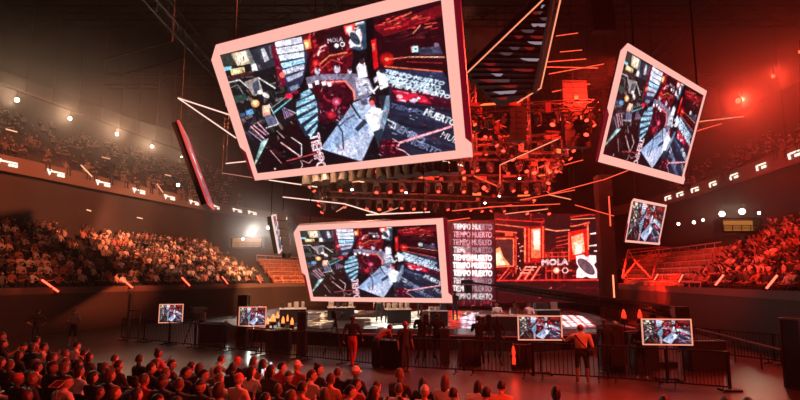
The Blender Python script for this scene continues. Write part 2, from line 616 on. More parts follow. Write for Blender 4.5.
R.text('TIEMPO', (393, 104), (34, 9), (3, -4), (90, 100, 140), .8, outline=.8)
R.text('MUERTO', (411, 141), (34, 14), (4, -5), (128, 140, 172), .8, outline=.8)
R.text('MUERTO', (446, 136), (34, 14), (4, -6), (240, 242, 246))
R.line([(391, 117), (400, 122), (398, 127), (392, 122)], 1.3, (225, 228, 240))
R.line([(400, 142.6), (459, 124.6)], 2.4, (255, 140, 156)); R.line([(402, 142), (456, 125.6)], 1, (255, 200, 206))
R.poly([(382, 140), (398, 137), (412, 152), (404, 157), (384, 156)], (54, 10, 24)); clutter(16, 383, 138, 404, 152, [(220, 30, 60), (160, 10, 40), (255, 90, 110)], 1, 4, 1, 2.5, [0, 90])
R.line([(396, 137), (404, 142), (400, 147), (408, 150), (414, 155)], 1, (225, 190, 205))
clutter(10, 404, 104, 440, 118, [(230, 230, 240), (160, 170, 190)], 1, 3, .8, 1.2, [10])
# top right: dark red hall with hatching
R.poly([(369, 12), (450, -9), (455, 66), (378, 64)], (42, 8, 16))
R.poly([(378, 18), (412, 9), (450, -4), (452, 8), (420, 20), (388, 30), (380, 24)], (110, 14, 26))
clutter(46, 380, 9, 440, 23, [(240, 70, 60), (255, 120, 90), (190, 24, 36), (60, 8, 16)], 4, 14, .7, 1.7, [-14])
clutter(20, 384, 24, 446, 36, [(74, 16, 24), (90, 30, 36), (30, 8, 12)], 6, 18, .8, 1.6, [-12])
R.line([(418.5, 27), (426.5, 18)], 1.2, (250, 150, 120))
R.poly([(369, 13), (377, 11), (379, 72), (371, 72)], (13, 8, 12))
R.poly([(374.5, 34), (380, 32), (382, 62), (377.5, 65)], (196, 18, 26)); R.poly([(375.6, 38), (378.6, 37), (379, 44), (376.4, 46)], (255, 110, 90))
R.glow(391, 54, 8, (240, 20, 20), 1); R.ell(391, 53.6, 2.6, 1.8, (255, 170, 130))
R.line([(393, 53.8), (414, 51.6)], 1, (236, 120, 90)); R.line([(388, 61.4), (450, 67)], 1.4, (232, 112, 82)); R.line([(414, 51.4), (452, 51.6)], 1.3, (240, 172, 142))
R.line([(412, 56.5), (450, 58)], 1, (150, 36, 40))
R.poly([(425, 42), (447, 39.6), (450, 48.6), (425, 49)], (58, 56, 80)); clutter(8, 426, 41, 448, 47, [(90, 90, 120), (30, 26, 40)], 2, 5, 1, 1.6, [0])
R.poly([(416, 40.4), (423.6, 39.6), (424.2, 46.2), (416.8, 46.8)], (180, 234, 240)); R.poly([(416, 40.4), (418, 40.2), (418.4, 46.6), (416.8, 46.8)], (250, 150, 140)); R.ell(421.4, 43, 1.4, 1, (30, 70, 90))
R.ell(443.5, 38.5, 2.8, 2.2, (120, 96, 120))
# outlined word running down the floor in the foreground
for i, (ch, w, h) in enumerate((('TIEMPO', 26, 0),)):
    R.text('TIEMPO', (310, 133), (7.5, 37), (9.5, -2.6), (250, 205, 214), 1, outline=1.0)
R.line([(316, 171), (331, 165)], .9, (220, 90, 100))
clutter(120, 224, 46, 300, 165, [(170, 165, 160), (90, 100, 110), (30, 24, 28), (14, 10, 14), (200, 120, 110), (60, 80, 90)], 1.5, 5, .5, 1.3, [-12, 60, 35, 80], .7)
clutter(90, 304, 24, 372, 120, [(220, 60, 70), (250, 170, 170), (20, 8, 12), (14, 8, 12), (150, 20, 40)], 1.5, 5, .5, 1.2, [-70, -30, 20, 80], .7)
clutter(70, 380, 66, 458, 152, [(20, 20, 34), (90, 100, 140), (16, 12, 22), (200, 60, 80), (190, 200, 220)], 1.5, 6, .5, 1.1, [12, 14, 8], .6)
clutter(50, 322, 98, 396, 156, [(60, 70, 90), (210, 214, 226), (30, 30, 44), (120, 130, 160)], 1.5, 5, .5, 1.2, [-50, 30, 60], .6)
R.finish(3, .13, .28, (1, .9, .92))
SCREEN_HI = R.cells(1)
SCREEN_LO = R.cells(2)
SCREEN_MINI = R.cells(4)
pic_m = attr_mat('led_picture', True, 1.15)


def pose(q, W):
    """four photo corners of a parallelogram panel and its width in metres -> origin, u, v vectors"""
    r = [ray(*p) for p in q]
    A = np.array([[-r[1][i], r[2][i], -r[3][i]] for i in range(3)])
    l = np.linalg.solve(A, -np.array(r[0]))
    P = [r[0], r[1] * l[0], r[2] * l[1], r[3] * l[2]]
    k = W / (P[1] - P[0]).length
    return CAM + P[0] * k, (P[1] - P[0]) * k, (P[3] - P[0]) * k


def hanging_screen(q, W, label, cells, inset, th=.26, notch=(.72, .9), cables=True, fr=None):
    o, u, v = pose(q, W)
    n = u.cross(v).normalized()          # away from the viewer
    cen = o + u * .5 + v * .5
    root = empty('led_screen', cen, label, 'screen', 'hanging led screens')
    L = lambda a, b, d=0.0: o + u * a + v * b + n * d - cen
    l, t, r_, b = inset
    ml, mr = notch
    e = .5 * l
    out = [(.045, 0), (1 - .0, 0), (1, mr - .03), (1 + .022, mr + .01), (1 + .022, 1), (e, 1), (e, ml + .045), (0, ml), (0, .085)]
    inn = [(l, t), (1 - r_, t), (1 - r_, 1 - b), (l, 1 - b)]
    mb = MB()
    # front face of the frame, split into quads round the picture
    top = [(.045, 0), (1, 0), (1 - r_, t), (l, t)]
    rt = [(1, 0), (1, mr - .03), (1.022, mr + .01), (1.022, 1), (1 - r_, 1 - b), (1 - r_, t)]
    bt = [(1.022, 1), (e, 1), (l, 1 - b), (1 - r_, 1 - b)]
    lf = [(e, 1), (e, ml + .045), (0, ml), (0, .085), (.045, 0), (l, t), (l, 1 - b)]
    for pl in (top, rt, bt, lf):
        mb.poly([L(*p) for p in pl], 0)
    k = len(inn)
    for i in range(k):
        a_, b_ = inn[i], inn[(i + 1) % k]
        mb.poly([L(*a_), L(*b_), L(*b_, min(.03, th * .3)), L(*a_, min(.03, th * .3))], 0)
    mb.build('frame', [pink], root)
    sb = MB()
    m = len(out)
    for i in range(m):
        a_, b_ = out[i], out[(i + 1) % m]
        sb.poly([L(*a_, .004), L(*b_, .004), L(*b_, th * .55), L(*a_, th * .55)], 0)
    # wider glowing flange below the two notches
    sb.prism([L(0, ml, .03), L(e + .002, ml + .045, .03), L(e + .002, 1.0, .03), L(e - .012, 1.0, .03)], n * th * .5, 0)
    sb.prism([L(.998, .0, .03), L(1.02, .02, .03), L(1.022, mr, .03), L(.998, mr - .03, .03)], n * th * .5, 0)
    sb.build('side_light', [redside], root)
    bk = MB()
    bk.prism([L(*p, th * .55) for p in out], n * th * .45, 0)
    bk.build('housing', [plastic], root)
    me = picture_mesh('picture', cells, lambda a, c: L(l + a * (1 - l - r_), t + c * (1 - t - b), min(.03, th * .3)), pic_m)
    po = bpy.data.objects.new('picture', me)
    C.objects.link(po)
    po.parent = root
    if cables:
        for a in (.12, .88):
            cb = MB()
            p = L(a, 0.02, th * .8)
            cb.tube(p, (p.x, p.y, 21.6 - cen.z), .03, 5)
            cb.build('suspension_cable', [black], root)
    return root


hanging_screen([(207, 47), (452, -17), (467, 157.5), (251, 181)], 10, 'largest pink-framed led screen, tilted high over the left of the stage', SCREEN_HI, (.046, .068, .04, .054))
hanging_screen([(292, 226), (443, 218), (449, 303), (308, 301)], 8, 'pink-framed led screen hanging low just above the stage deck', SCREEN_LO, (.046, .065, .042, .055), th=.2, notch=(.6, .9))
hanging_screen([(623, 40), (707, 91), (682, 184), (595, 161)], 6.4, 'pink-framed led screen high on the right, turned edge-down beside the red lamps', SCREEN_LO, (.055, .055, .022, .075), th=.05, notch=(.55, .93))
hanging_screen([(632, 198), (667, 205), (659, 245), (624, 242)], 4.6, 'small pink-framed led screen hanging above the empty red seats', SCREEN_MINI, (.05, .06, .03, .05), th=.06, notch=(.55, .93))


def monitor(px, Y, yaw, hgt, aspect, label, cells=SCREEN_MINI):
    """a tv on a floor stand; px: centre in the photo"""
    c = at(*px, Y)
    root = empty('stage_monitor', (c.x, c.y, 0), label, 'monitor', 'confidence monitors behind the fence', yaw)
    w, h = hgt * aspect, hgt
    z = c.z
    b = .05 * h
    P = lambda a, d, y=0.0: Vector((-w / 2 + a * w, y, z + h / 2 - d * h))
    fr = MB()
    W2 = w / 2
    for x0, x1, z0, z1 in ((-W2 - b, W2 + b, h / 2, h / 2 + b), (-W2 - b, W2 + b, -h / 2 - b, -h / 2), (-W2 - b, -W2, -h / 2, h / 2), (W2, W2 + b, -h / 2, h / 2)):
        fr.box(((x0 + x1) / 2, .01, z + (z0 + z1) / 2), (x1 - x0, .05, z1 - z0))
    fr.build('frame', [pink_small], root)
    me = picture_mesh('picture', cells, lambda a, d: P(a, d, .012), pic_m)
    o = bpy.data.objects.new('picture', me)
    C.objects.link(o)
    o.parent = root
    hb = MB()
    hb.box((0, .065, z), (w + 2 * b, .06, h + 2 * b))
    hb.build('housing', [plastic], root)
    st = MB()
    st.tube((0, .12, .05), (0, .12, z + h * .2), .03, 8)
    st.box((0, .11, z), (.3, .03, .3))
    st.build('pole', [black], root)
    for sx in (-1, 1):
        lg = MB()
        lg.box((sx * .3, .12, .04), (.06, .6, .06))
        lg.box((sx * .15, .12, .06), (.3, .05, .05))
        lg.build('foot', [black], root)
    return root


pink_small = em('pink_led_bezel', (255, 160, 130), 1.0)
pink_red = em('red_led_bezel', (225, 90, 100), 1.0)
monitor((171, 313.5), 27, .25, .83, 1.24, 'smallest lit monitor behind the left end of the black fence')
monitor((252.5, 316.5), 25.2, .2, .8, 1.42, 'lit monitor behind the fence, nearest the fire-lit stage edge')
monitor((540, 328), 18.6, -.05, .74, 1.9, 'lit monitor standing behind the fence left of the man in orange')
monitor((667, 332), 17.4, -.1, .74, 1.95, 'lit monitor on the far right, above the end of the fence')
# ------------------------------------------------------------------ people
def skin_material():
    m = bpy.data.materials.new('skin')
    m.use_nodes = True
    nt = m.node_tree
    b = nt.nodes['Principled BSDF']
    oi = nt.nodes.new('ShaderNodeObjectInfo')
    cr = nt.nodes.new('ShaderNodeValToRGB')
    cr.color_ramp.elements[0].color = (.20, .11, .075, 1)
    cr.color_ramp.elements[1].color = (.62, .40, .30, 1)
    nt.links.new(oi.outputs['Random'], cr.inputs['Fac'])
    nt.links.new(cr.outputs['Color'], b.inputs['Base Color'])
    b.inputs['Roughness'].default_value = .55
    return m


skin = skin_material()
shirt = mat('shirt_cloth', (.5, .5, .5), .85, objcol=True)
hair_m = mat('hair', (.02, .015, .012), .55, objcol=True)
trouser_m = mat('dark_trousers', (.025, .027, .035), .85)
jean_m = mat('blue_jeans', (.05, .06, .09), .85)
red_trouser_m = mat('red_striped_trousers', (.55, .04, .05), .8)
shoe_m = mat('pale_shoes', (.35, .32, .3), .6)
eye_m = mat('eyes_dark', (.02, .015, .015), .3)
lip_m = mat('lips', (.30, .10, .09), .5)


def person_mesh(name, J, sleeves='short', legs='long', voxel=.014, faces=4200, fingers=True, head_tilt=0.0, head_turn=0.0, vcol=False):
    """J: joints. One continuous body grown from a skeleton with the skin modifier, fused by a voxel remesh."""
    V, E, RR = [], [], []
    bones = []                                      # (p0, p1, r, material)

    def add(p, r):
        V.append(Vector(p)); RR.append(r if isinstance(r, tuple) else (r, r))
        return len(V) - 1

    def chain(start, pts, lab):
        i = start
        for p, r in pts:
            k = add(p, r)
            E.append((i, k))
            bones.append((V[i], V[k], (max(RR[i]) + max(RR[k])) / 2, lab))
            i = k
        return i
    pel = add(J['pelvis'], (.155, .115))
    nk = Vector(J['neck']); pv = Vector(J['pelvis'])
    wa = pv.lerp(nk, .3); ch = pv.lerp(nk, .68); sh = pv.lerp(nk, .9)
    bulge = Vector(J.get('back', (0, -.02, 0)))
    i_wa = chain(pel, [(pv.lerp(wa, .42), (.15, .112))], 2)
    i_ch = chain(i_wa, [(wa + bulge * .6, (.142, .108)), (ch + bulge, (.168, .122))], 1)
    i_sh = chain(i_ch, [(sh + bulge * .5, (.135, .095))], 1)
    head = nk.lerp(Vector(J['head']), .84)
    i_n = chain(i_sh, [(nk, (.066, .064)), (nk.lerp(head, .5), (.056, .056))], 0)
    for s, k in ((-1, 'l'), (1, 'r')):
        S, El, W, Hn = (Vector(J[q + k]) for q in ('sho', 'elb', 'wri', 'han'))
        lab2 = 1 if sleeves == 'long' else 0
        mid = S.lerp(El, .5)
        a = chain(i_sh, [(S, (.072, .07)), (mid, (.058, .058)), (El, (.046, .046))], 1)
        a = chain(a, [(El.lerp(W, .35), (.041, .041)), (W, (.027, .027))], lab2)
        d = (Hn - W).normalized()
        side = d.cross(Vector(J.get('palm' + k, (0, 0, 1)))).normalized() * s
        pn = side.cross(d).normalized()
        pc = W + d * .055
        a = chain(a, [(pc, (.036, .018))], 0)
        if fingers:
            curl = J.get('curl', .4)
            for f, (off, ln) in enumerate(((-.030, .068), (-.010, .078), (.011, .074), (.031, .058))):
                b0 = pc + side * off + d * .035
                b1 = b0 + (d * math.cos(curl) - pn * math.sin(curl)) * ln * .55
                b2 = b1 + (d * math.cos(curl * 2.2) - pn * math.sin(curl * 2.2)) * ln * .45
                chain(a, [(b0, .0105), (b1, .0095), (b2, .008)], 0)
            t0 = W + d * .03 - side * .032
            t1 = t0 + (d * .7 - side * .7).normalized() * .035
            chain(a, [(t0, .013), (t1, .011), (t1 + (d * .9 - side * .3).normalized() * .028, .009)], 0)
        else:
            chain(a, [(Hn + d * .05, (.03, .018))], 0)
        Hp, Kn, An = (Vector(J[q + k]) for q in ('hip', 'kne', 'ank'))
        lab3 = {'long': (2, 2), 'short': (2, 0), 'bare': (0, 0)}[legs]
        a = chain(pel, [(Hp, (.09, .09)), (Hp.lerp(Kn, .55), (.074, .074)), (Kn, (.056, .056))], lab3[0])
        a = chain(a, [(Kn.lerp(An, .35), (.055, .055)), (An, (.037, .037))], lab3[1])
        toe = Vector(J.get('toe' + k, An + Vector((s * .03, .15, -.05))))
        heel = An + Vector((0, -.03, -.045))
        chain(a, [(heel, (.035, .035))], 3)
        chain(a, [(An.lerp(toe, .6) + Vector((0, 0, -.012)), (.04, .03)), (toe, (.034, .024))], 3)
    me = bpy.data.meshes.new('skel')
    me.from_pydata([tuple(v) for v in V], E, [])
    o = bpy.data.objects.new('skel', me)
    C.objects.link(o)
    bpy.context.view_layer.objects.active = o
    sm = o.modifiers.new('s', 'SKIN')
    sm.use_smooth_shade = True
    sm.use_x_symmetry = False
    for k, r in enumerate(RR):
        me.skin_vertices[0].data[k].radius = r
        me.skin_vertices[0].data[k].use_root = (k == 0)
    ss = o.modifiers.new('ss', 'SUBSURF')
    ss.levels = ss.render_levels = 1
    dg = bpy.context.evaluated_depsgraph_get()
    dg.update()
    bm = bmesh.new()
    bm.from_mesh(bpy.data.meshes.new_from_object(o.evaluated_get(dg)))
    bpy.data.objects.remove(o)
    bmesh.ops.recalc_face_normals(bm, faces=bm.faces)
    # head with jaw, brow, nose and ears
    HM = Matrix.Translation(head) @ Matrix.Rotation(head_turn, 4, 'Z') @ Matrix.Rotation(head_tilt, 4, 'X')
    hb = bmesh.new()
    bmesh.ops.create_uvsphere(hb, u_segments=20, v_segments=14, radius=1)
    for v in hb.verts:
        x, y, z = v.co
        w = 1 - .28 * max(0, -z) ** 1.5 - (.05 if z > .5 else 0)
        yy = y * (.098 if y > 0 else .102)
        if z < -.2 and y > 0:
            yy += .012 * min(1, -z)
        if z < -.4 and y < 0:
            yy *= .72
        v.co = (x * .077 * w, yy, z * .118)
        if y > .5 and .05 < z < .35:
            v.co.y += .006                          # brow
        if y > .75 and -.15 < z < .12 and abs(x) > .25:
            v.co.y -= .008                          # eye sockets
    bmesh.ops.transform(hb, matrix=HM, verts=hb.verts)

    def blob(target, c, r):
        q = bmesh.ops.create_uvsphere(target, u_segments=10, v_segments=7, radius=1)
        for v in q['verts']:
            v.co = HM @ Vector((c[0] + v.co.x * r[0], c[1] + v.co.y * r[1], c[2] + v.co.z * r[2]))
        return q
    blob(hb, (0, .104, -.018), (.013, .02, .026))
    for s in (-1, 1):
        blob(hb, (s * .078, -.005, -.01), (.012, .02, .032))
    tmp = bpy.data.meshes.new('h')
    hb.to_mesh(tmp); hb.free()
    bm.from_mesh(tmp)
    bones.append((head + (nk - head) * .2, head, .1, 0))
    me2 = bpy.data.meshes.new('fused')
    bm.to_mesh(me2); bm.free()
    o = bpy.data.objects.new('fused', me2)
    C.objects.link(o)
    rm = o.modifiers.new('r', 'REMESH')
    rm.mode = 'VOXEL'; rm.voxel_size = voxel
    smo = o.modifiers.new('sm', 'SMOOTH'); smo.factor = .5; smo.iterations = 2
    dc = o.modifiers.new('d', 'DECIMATE')
    dg.update()
    dg = bpy.context.evaluated_depsgraph_get()
    n0 = len(bpy.data.meshes.new_from_object(o.evaluated_get(dg)).polygons)
    # the decimate ratio counts triangles, roughly twice the quads of the remesh
    dc.ratio = min(1, faces / max(1, n0)) if n0 else 1
    dg = bpy.context.evaluated_depsgraph_get(); dg.update()
    fm = bpy.data.meshes.new_from_object(o.evaluated_get(dg))
    bpy.data.objects.remove(o)
    bmx = bmesh.new(); bmx.from_mesh(fm)
    seen, comps = set(), []
    for v0 in bmx.verts:
        if v0 in seen:
            continue
        st_, cp = [v0], []
        seen.add(v0)
        while st_:
            q_ = st_.pop(); cp.append(q_)
            for e_ in q_.link_edges:
                w_ = e_.other_vert(q_)
                if w_ not in seen:
                    seen.add(w_); st_.append(w_)
        comps.append(cp)
    comps.sort(key=len)
    for cp in comps[:-1]:
        bmesh.ops.delete(bmx, geom=cp, context='VERTS')
    bmx.to_mesh(fm); bmx.free()
    # materials by nearest bone
    nv = len(fm.polygons)
    cen = np.zeros(nv * 3); fm.polygons.foreach_get('center', cen); cen = cen.reshape(-1, 3)
    best = np.full(nv, 1e9); idx = np.zeros(nv, int)
    for a, b, r, lab in bones:
        a, b = np.array(a), np.array(b)
        d = b - a
        t = np.clip(((cen - a) @ d) / max(1e-9, d @ d), 0, 1)
        q = np.linalg.norm(cen - (a + t[:, None] * d), axis=1) - r
        mk = q < best
        best[mk] = q[mk]; idx[mk] = lab
    fm.polygons.foreach_set('material_index', idx.tolist())
    fm.polygons.foreach_set('use_smooth', [True] * nv)
    bm = bmesh.new(); bm.from_mesh(fm)
    if fingers:
        for c, r, mi in (((-.03, .093, .014), (.013, .008, .008), 4), ((.03, .093, .014), (.013, .008, .008), 4), ((0, .104, -.062), (.024, .008, .007), 5)):
            q = blob(bm, c, r)
            for v in q['verts']:
                for f_ in v.link_faces:
                    f_.material_index = mi
    bm.to_mesh(fm); bm.free()
    fm.name = name
    for mm in (skin, shirt, trouser_m, shoe_m, eye_m, lip_m):
        fm.materials.append(mm)
    return fm, HM


def hair_mesh(HM, style):
    bm = bmesh.new()
    bmesh.ops.create_uvsphere(bm, u_segments=18, v_segments=12, radius=1)
    rnd = random.Random(sum(map(ord, style)))
    kill = []
    for v in bm.verts:
        x, y, z = v.co
        if style == 'cap':
            if z < .12:
                kill.append(v)
        elif (y > .25 and z < .45 - .25 * (1 - y)) or (z < -.45 and style in ('short', 'buzz')) or (abs(x) > .6 and y > .1 and z < .1):
            kill.append(v)
        g = 1.09 if style != 'buzz' else 1.04
        if style == 'curly':
            g = 1.26 + rnd.uniform(-.05, .05)
        v.co = (x * .077 * g, y * .102 * g - .004, z * .118 * g + .006)
        if style in ('long', 'pony') and z < -.1 and y < .2:
            v.co.z += z * (.16 if style == 'long' else .03)
            v.co.y -= .01
            v.co.x *= 1.0 if style == 'pony' else 1.12
    bmesh.ops.delete(bm, geom=kill, context='VERTS')
    if style == 'pony':
        q = bmesh.ops.create_uvsphere(bm, u_segments=8, v_segments=8, radius=1)
        for v in q['verts']:
            v.co = (v.co.x * .028, -.125 + v.co.y * .03, -.06 + v.co.z * .1)
    if style == 'bun':
        q = bmesh.ops.create_uvsphere(bm, u_segments=8, v_segments=6, radius=.045)
        for v in q['verts']:
            v.co += Vector((0, -.06, .12))
    if style == 'cap':
        q = bmesh.ops.create_circle(bm, segments=14, radius=1, cap_ends=True)
        for v in q['verts']:
            v.co = (v.co.x * .078, .1 + v.co.y * .075, .022 - .02 * abs(v.co.x))
    bmesh.ops.transform(bm, matrix=HM, verts=bm.verts)
    me = bpy.data.meshes.new('hair_' + style)
    bm.to_mesh(me); bm.free()
    me.materials.append(hair_m)
    smooth(me)
    return me


def stand_joints(**k):
    J = dict(pelvis=(0, 0, .95), neck=(0, 0, 1.47), head=(0, .02, 1.645), shol=(-.185, -.01, 1.41), shor=(.185, -.01, 1.41),
             elbl=(-.25, -.04, 1.13), elbr=(.25, -.04, 1.13), wril=(-.27, .05, .89), wrir=(.27, .05, .89), hanl=(-.27, .08, .80), hanr=(.27, .08, .80),
             hipl=(-.09, 0, .90), hipr=(.09, 0, .90), knel=(-.11, .02, .50), kner=(.11, .02, .50), ankl=(-.12, -.02, .085), ankr=(.12, -.02, .085), palml=(1, 0, 0), palmr=(-1, 0, 0))
    J.update(k)
    return J


def seat_joints(**k):
    J = dict(pelvis=(0, 0, .56), neck=(0, -.06, 1.06), head=(0, -.03, 1.235), back=(0, -.03, 0), shol=(-.18, -.06, 1.0), shor=(.18, -.06, 1.0),
             elbl=(-.25, .03, .76), elbr=(.25, .03, .76), wril=(-.15, .24, .68), wrir=(.15, .24, .68), hanl=(-.1, .31, .67), hanr=(.1, .31, .67),
             hipl=(-.09, .04, .54), hipr=(.09, .04, .54), knel=(-.13, .46, .53), kner=(.13, .46, .53), ankl=(-.13, .45, .085), ankr=(.13, .45, .085))
    J.update(k)
    return J


HAIRS = ('short', 'long', 'curly', 'buzz', 'pony', 'bun', 'cap')
SEAT = {}
for key, kw in {
    'hands in lap': (seat_joints(), {}),
    'leaning forward': (seat_joints(neck=(0, .1, 1.03), head=(0, .2, 1.19), back=(0, -.06, 0), shol=(-.18, .09, .98), shor=(.18, .09, .98), elbl=(-.22, .32, .72), elbr=(.22, .32, .72),
                                    wril=(-.06, .5, .68), wrir=(.06, .5, .68), hanl=(-.02, .56, .63), hanr=(.02, .56, .63)), dict(head_tilt=-.1)),
    'arms folded': (seat_joints(elbl=(-.25, .05, .80), elbr=(.25, .05, .80), wril=(.02, .17, .82), wrir=(-.02, .19, .78), hanl=(.1, .16, .84), hanr=(-.1, .18, .80), neck=(0, -.09, 1.05), head=(0, -.07, 1.225)), dict(head_turn=.5)),
    'holding up a phone': (seat_joints(elbl=(-.24, .12, .82), wril=(-.1, .34, .98), hanl=(-.07, .39, 1.06)), dict(head_turn=-.25)),
    'head turned aside': (seat_joints(neck=(.03, -.05, 1.07), head=(.05, -.01, 1.24), elbr=(.3, -.02, .8)), dict(head_turn=-.9, sleeves='long')),
}.items():
    me, HM = person_mesh('seated_body', kw[0], **kw[1])
    SEAT[key] = (me, {h: hair_mesh(HM, h) for h in HAIRS})
me, HM = person_mesh('seated_body_far', seat_joints(), voxel=.02, faces=520, fingers=False)
FAR1 = me
me, HM = person_mesh('seated_body_far', SEATF := seat_joints(neck=(.04, .08, 1.04), head=(.06, .16, 1.2), shol=(-.16, .07, .98), shor=(.2, .07, .98), elbl=(-.2, .32, .76), elbr=(.3, .25, .74), wril=(-.05, .5, .8), wrir=(.05, .5, .8), hanl=(-.02, .52, .86), hanr=(.02, .52, .86)), voxel=.02, faces=520, fingers=False)
FAR2 = me
me, HM = person_mesh('seated_body_far', seat_joints(elbr=(.34, .02, 1.16), wrir=(.3, .06, 1.42), hanr=(.3, .07, 1.5)), voxel=.02, faces=520, fingers=False)
FAR3 = me
# hair of the far figures: faces at the top and back of the head
for fm_, hd in ((FAR1, Vector((0, -.035, 1.207))), (FAR2, Vector((.057, .147, 1.175))), (FAR3, Vector((0, -.035, 1.207)))):
    fm_.materials[4] = hair_m
    fm_.materials[4] = bpy.data.materials.get('dark_hair') or mat('dark_hair', (.02, .014, .011), .6)
    for p in fm_.polygons:
        c = p.center
        if c.z > hd.z + .03 or (c.z > hd.z - .05 and c.y < hd.y - .02):
            p.material_index = 4


def far_arrays(me, low):
    bm = bmesh.new(); bm.from_mesh(me)
    bm.verts.ensure_lookup_table()
    v = np.array([x.co[:] for x in bm.verts])
    f = [[q.index for q in p.verts] for p in bm.faces]
    m = [p.material_index for p in bm.faces]
    bm.free()
    return v, f, m


def merge_people(name, places, m):
    """many tiny figures in one mesh: (x, y, z, rz, scale, shirt rgb, skin rgb)"""
    srcs = []
    for fm_ in (FAR1, FAR2, FAR3):
        o = bpy.data.objects.new('t', fm_); C.objects.link(o)
        d = o.modifiers.new('d', 'DECIMATE'); d.ratio = .32
        dg = bpy.context.evaluated_depsgraph_get(); dg.update()
        lm = bpy.data.meshes.new_from_object(o.evaluated_get(dg))
        bpy.data.objects.remove(o)
        srcs.append(far_arrays(lm, True))
    VV, FF, CC = [], [], []
    base = 0
    for i, (x, y, z, rz, sc, sh, sk) in enumerate(places):
        v, f, mi = srcs[i % 3]
        c, s = math.cos(rz), math.sin(rz)
        w = v * sc
        VV.append(np.stack([x + w[:, 0] * c - w[:, 1] * s, y + w[:, 0] * s + w[:, 1] * c, z + w[:, 2]], 1))
        pal = (sk, sh, (.02, .02, .03), (.05, .05, .05), (.015, .01, .01), sk)
        for q, mm in zip(f, mi):
            FF.append([a + base for a in q])
            CC += [(*pal[mm], 1)] * len(q)
        base += len(v)
    me = bpy.data.meshes.new(name)
    me.from_pydata(np.concatenate(VV).tolist(), [], FF)
    ca = me.color_attributes.new('Col', 'FLOAT_COLOR', 'CORNER')
    ca.data.foreach_set('color', np.array(CC, np.float32).ravel())
    me.materials.append(m)
    me.update()
    o = bpy.data.objects.new(name, me)
    C.objects.link(o)
    return o


def seated_person(loc, rz, pose_k, hair, shirt_c, hair_c, label, group=None, scale=1.0):
    r = empty('person', loc, label, 'person', group, rz)
    r.scale = (scale,) * 3
    me, hs = SEAT[pose_k]
    b = bpy.data.objects.new('body', me); C.objects.link(b); b.parent = r; b.color = (*shirt_c, 1)
    hname = 'cap' if hair == 'cap' else 'hair'
    h = bpy.data.objects.new(hname, hs[hair]); C.objects.link(h); h.parent = r; h.color = (*hair_c, 1)
    return r


def standing_person(loc, rz, J, hair, shirt_c, hair_c, label, trousers=None, scale=1.0, group=None, **kw):
    me, HM = person_mesh('standing_body', J, voxel=.013, faces=5200, **kw)
    if trousers:
        me.materials[2] = trousers
    r = empty('person', loc, label, 'person', group, rz)
    r.scale = (scale * 1.1, scale * 1.1, scale)
    b = bpy.data.objects.new('body', me); C.objects.link(b); b.parent = r; b.color = (*shirt_c, 1)
    h = bpy.data.objects.new('cap' if hair == 'cap' else 'hair', hair_mesh(HM, hair)); C.objects.link(h); h.parent = r; h.color = (*hair_c, 1)
    return r
# ------------------------------------------------------------------ bowl: floor, terraces, walls
LEDGE = [(-25, 15.5), (-21, 28), (-18.9, 34.5), (-16.2, 45), (-13, 56), (-8, 66), (0, 71), (10, 71), (16, 66), (18.4, 56), (18.3, 45), (17.3, 34.8), (16, 22), (14.6, 12)]


def path(d):
    """the ledge line moved outward by d (miter joints)"""
    out = []
    P = [Vector(p) for p in LEDGE]
    for i, p in enumerate(P):
        t0 = (p - P[i - 1]).normalized() if i else (P[1] - p).normalized()
        t1 = (P[i + 1] - p).normalized() if i + 1 < len(P) else t0
        n0, n1 = Vector((-t0.y, t0.x)), Vector((-t1.y, t1.x))
        n = (n0 + n1).normalized()
        out.append(p + n * d / max(.5, n.dot(n1)))
    return out


def sample(d, step, i0=0, i1=None):
    """points every step metres along the offset line between ledge corners i0 and i1: (x, y, heading inward, param)"""
    P = path(d)[i0:i1]
    res, left = [], step * .5
    for k, (a, b) in enumerate(zip(P[:-1], P[1:])):
        L = (b - a).length
        t = (b - a) / L
        n = Vector((t.y, -t.x))
        s = left
        while s < L:
            p = a + t * s
            res.append((p.x, p.y, math.atan2(-n.x, n.y), i0 + k + s / L))
            s += step
        left = s - L
    return res


def ribbon_wall(name, d0, z0, d1, z1, i0, i1, m):
    mb = MB()
    A, B = path(d0)[i0:i1], path(d1)[i0:i1]
    for k in range(len(A) - 1):
        mb.poly([(*A[k], z0), (*A[k + 1], z0), (*B[k + 1], z1), (*B[k], z1)])
    return struct(mb.build(name, [m]))


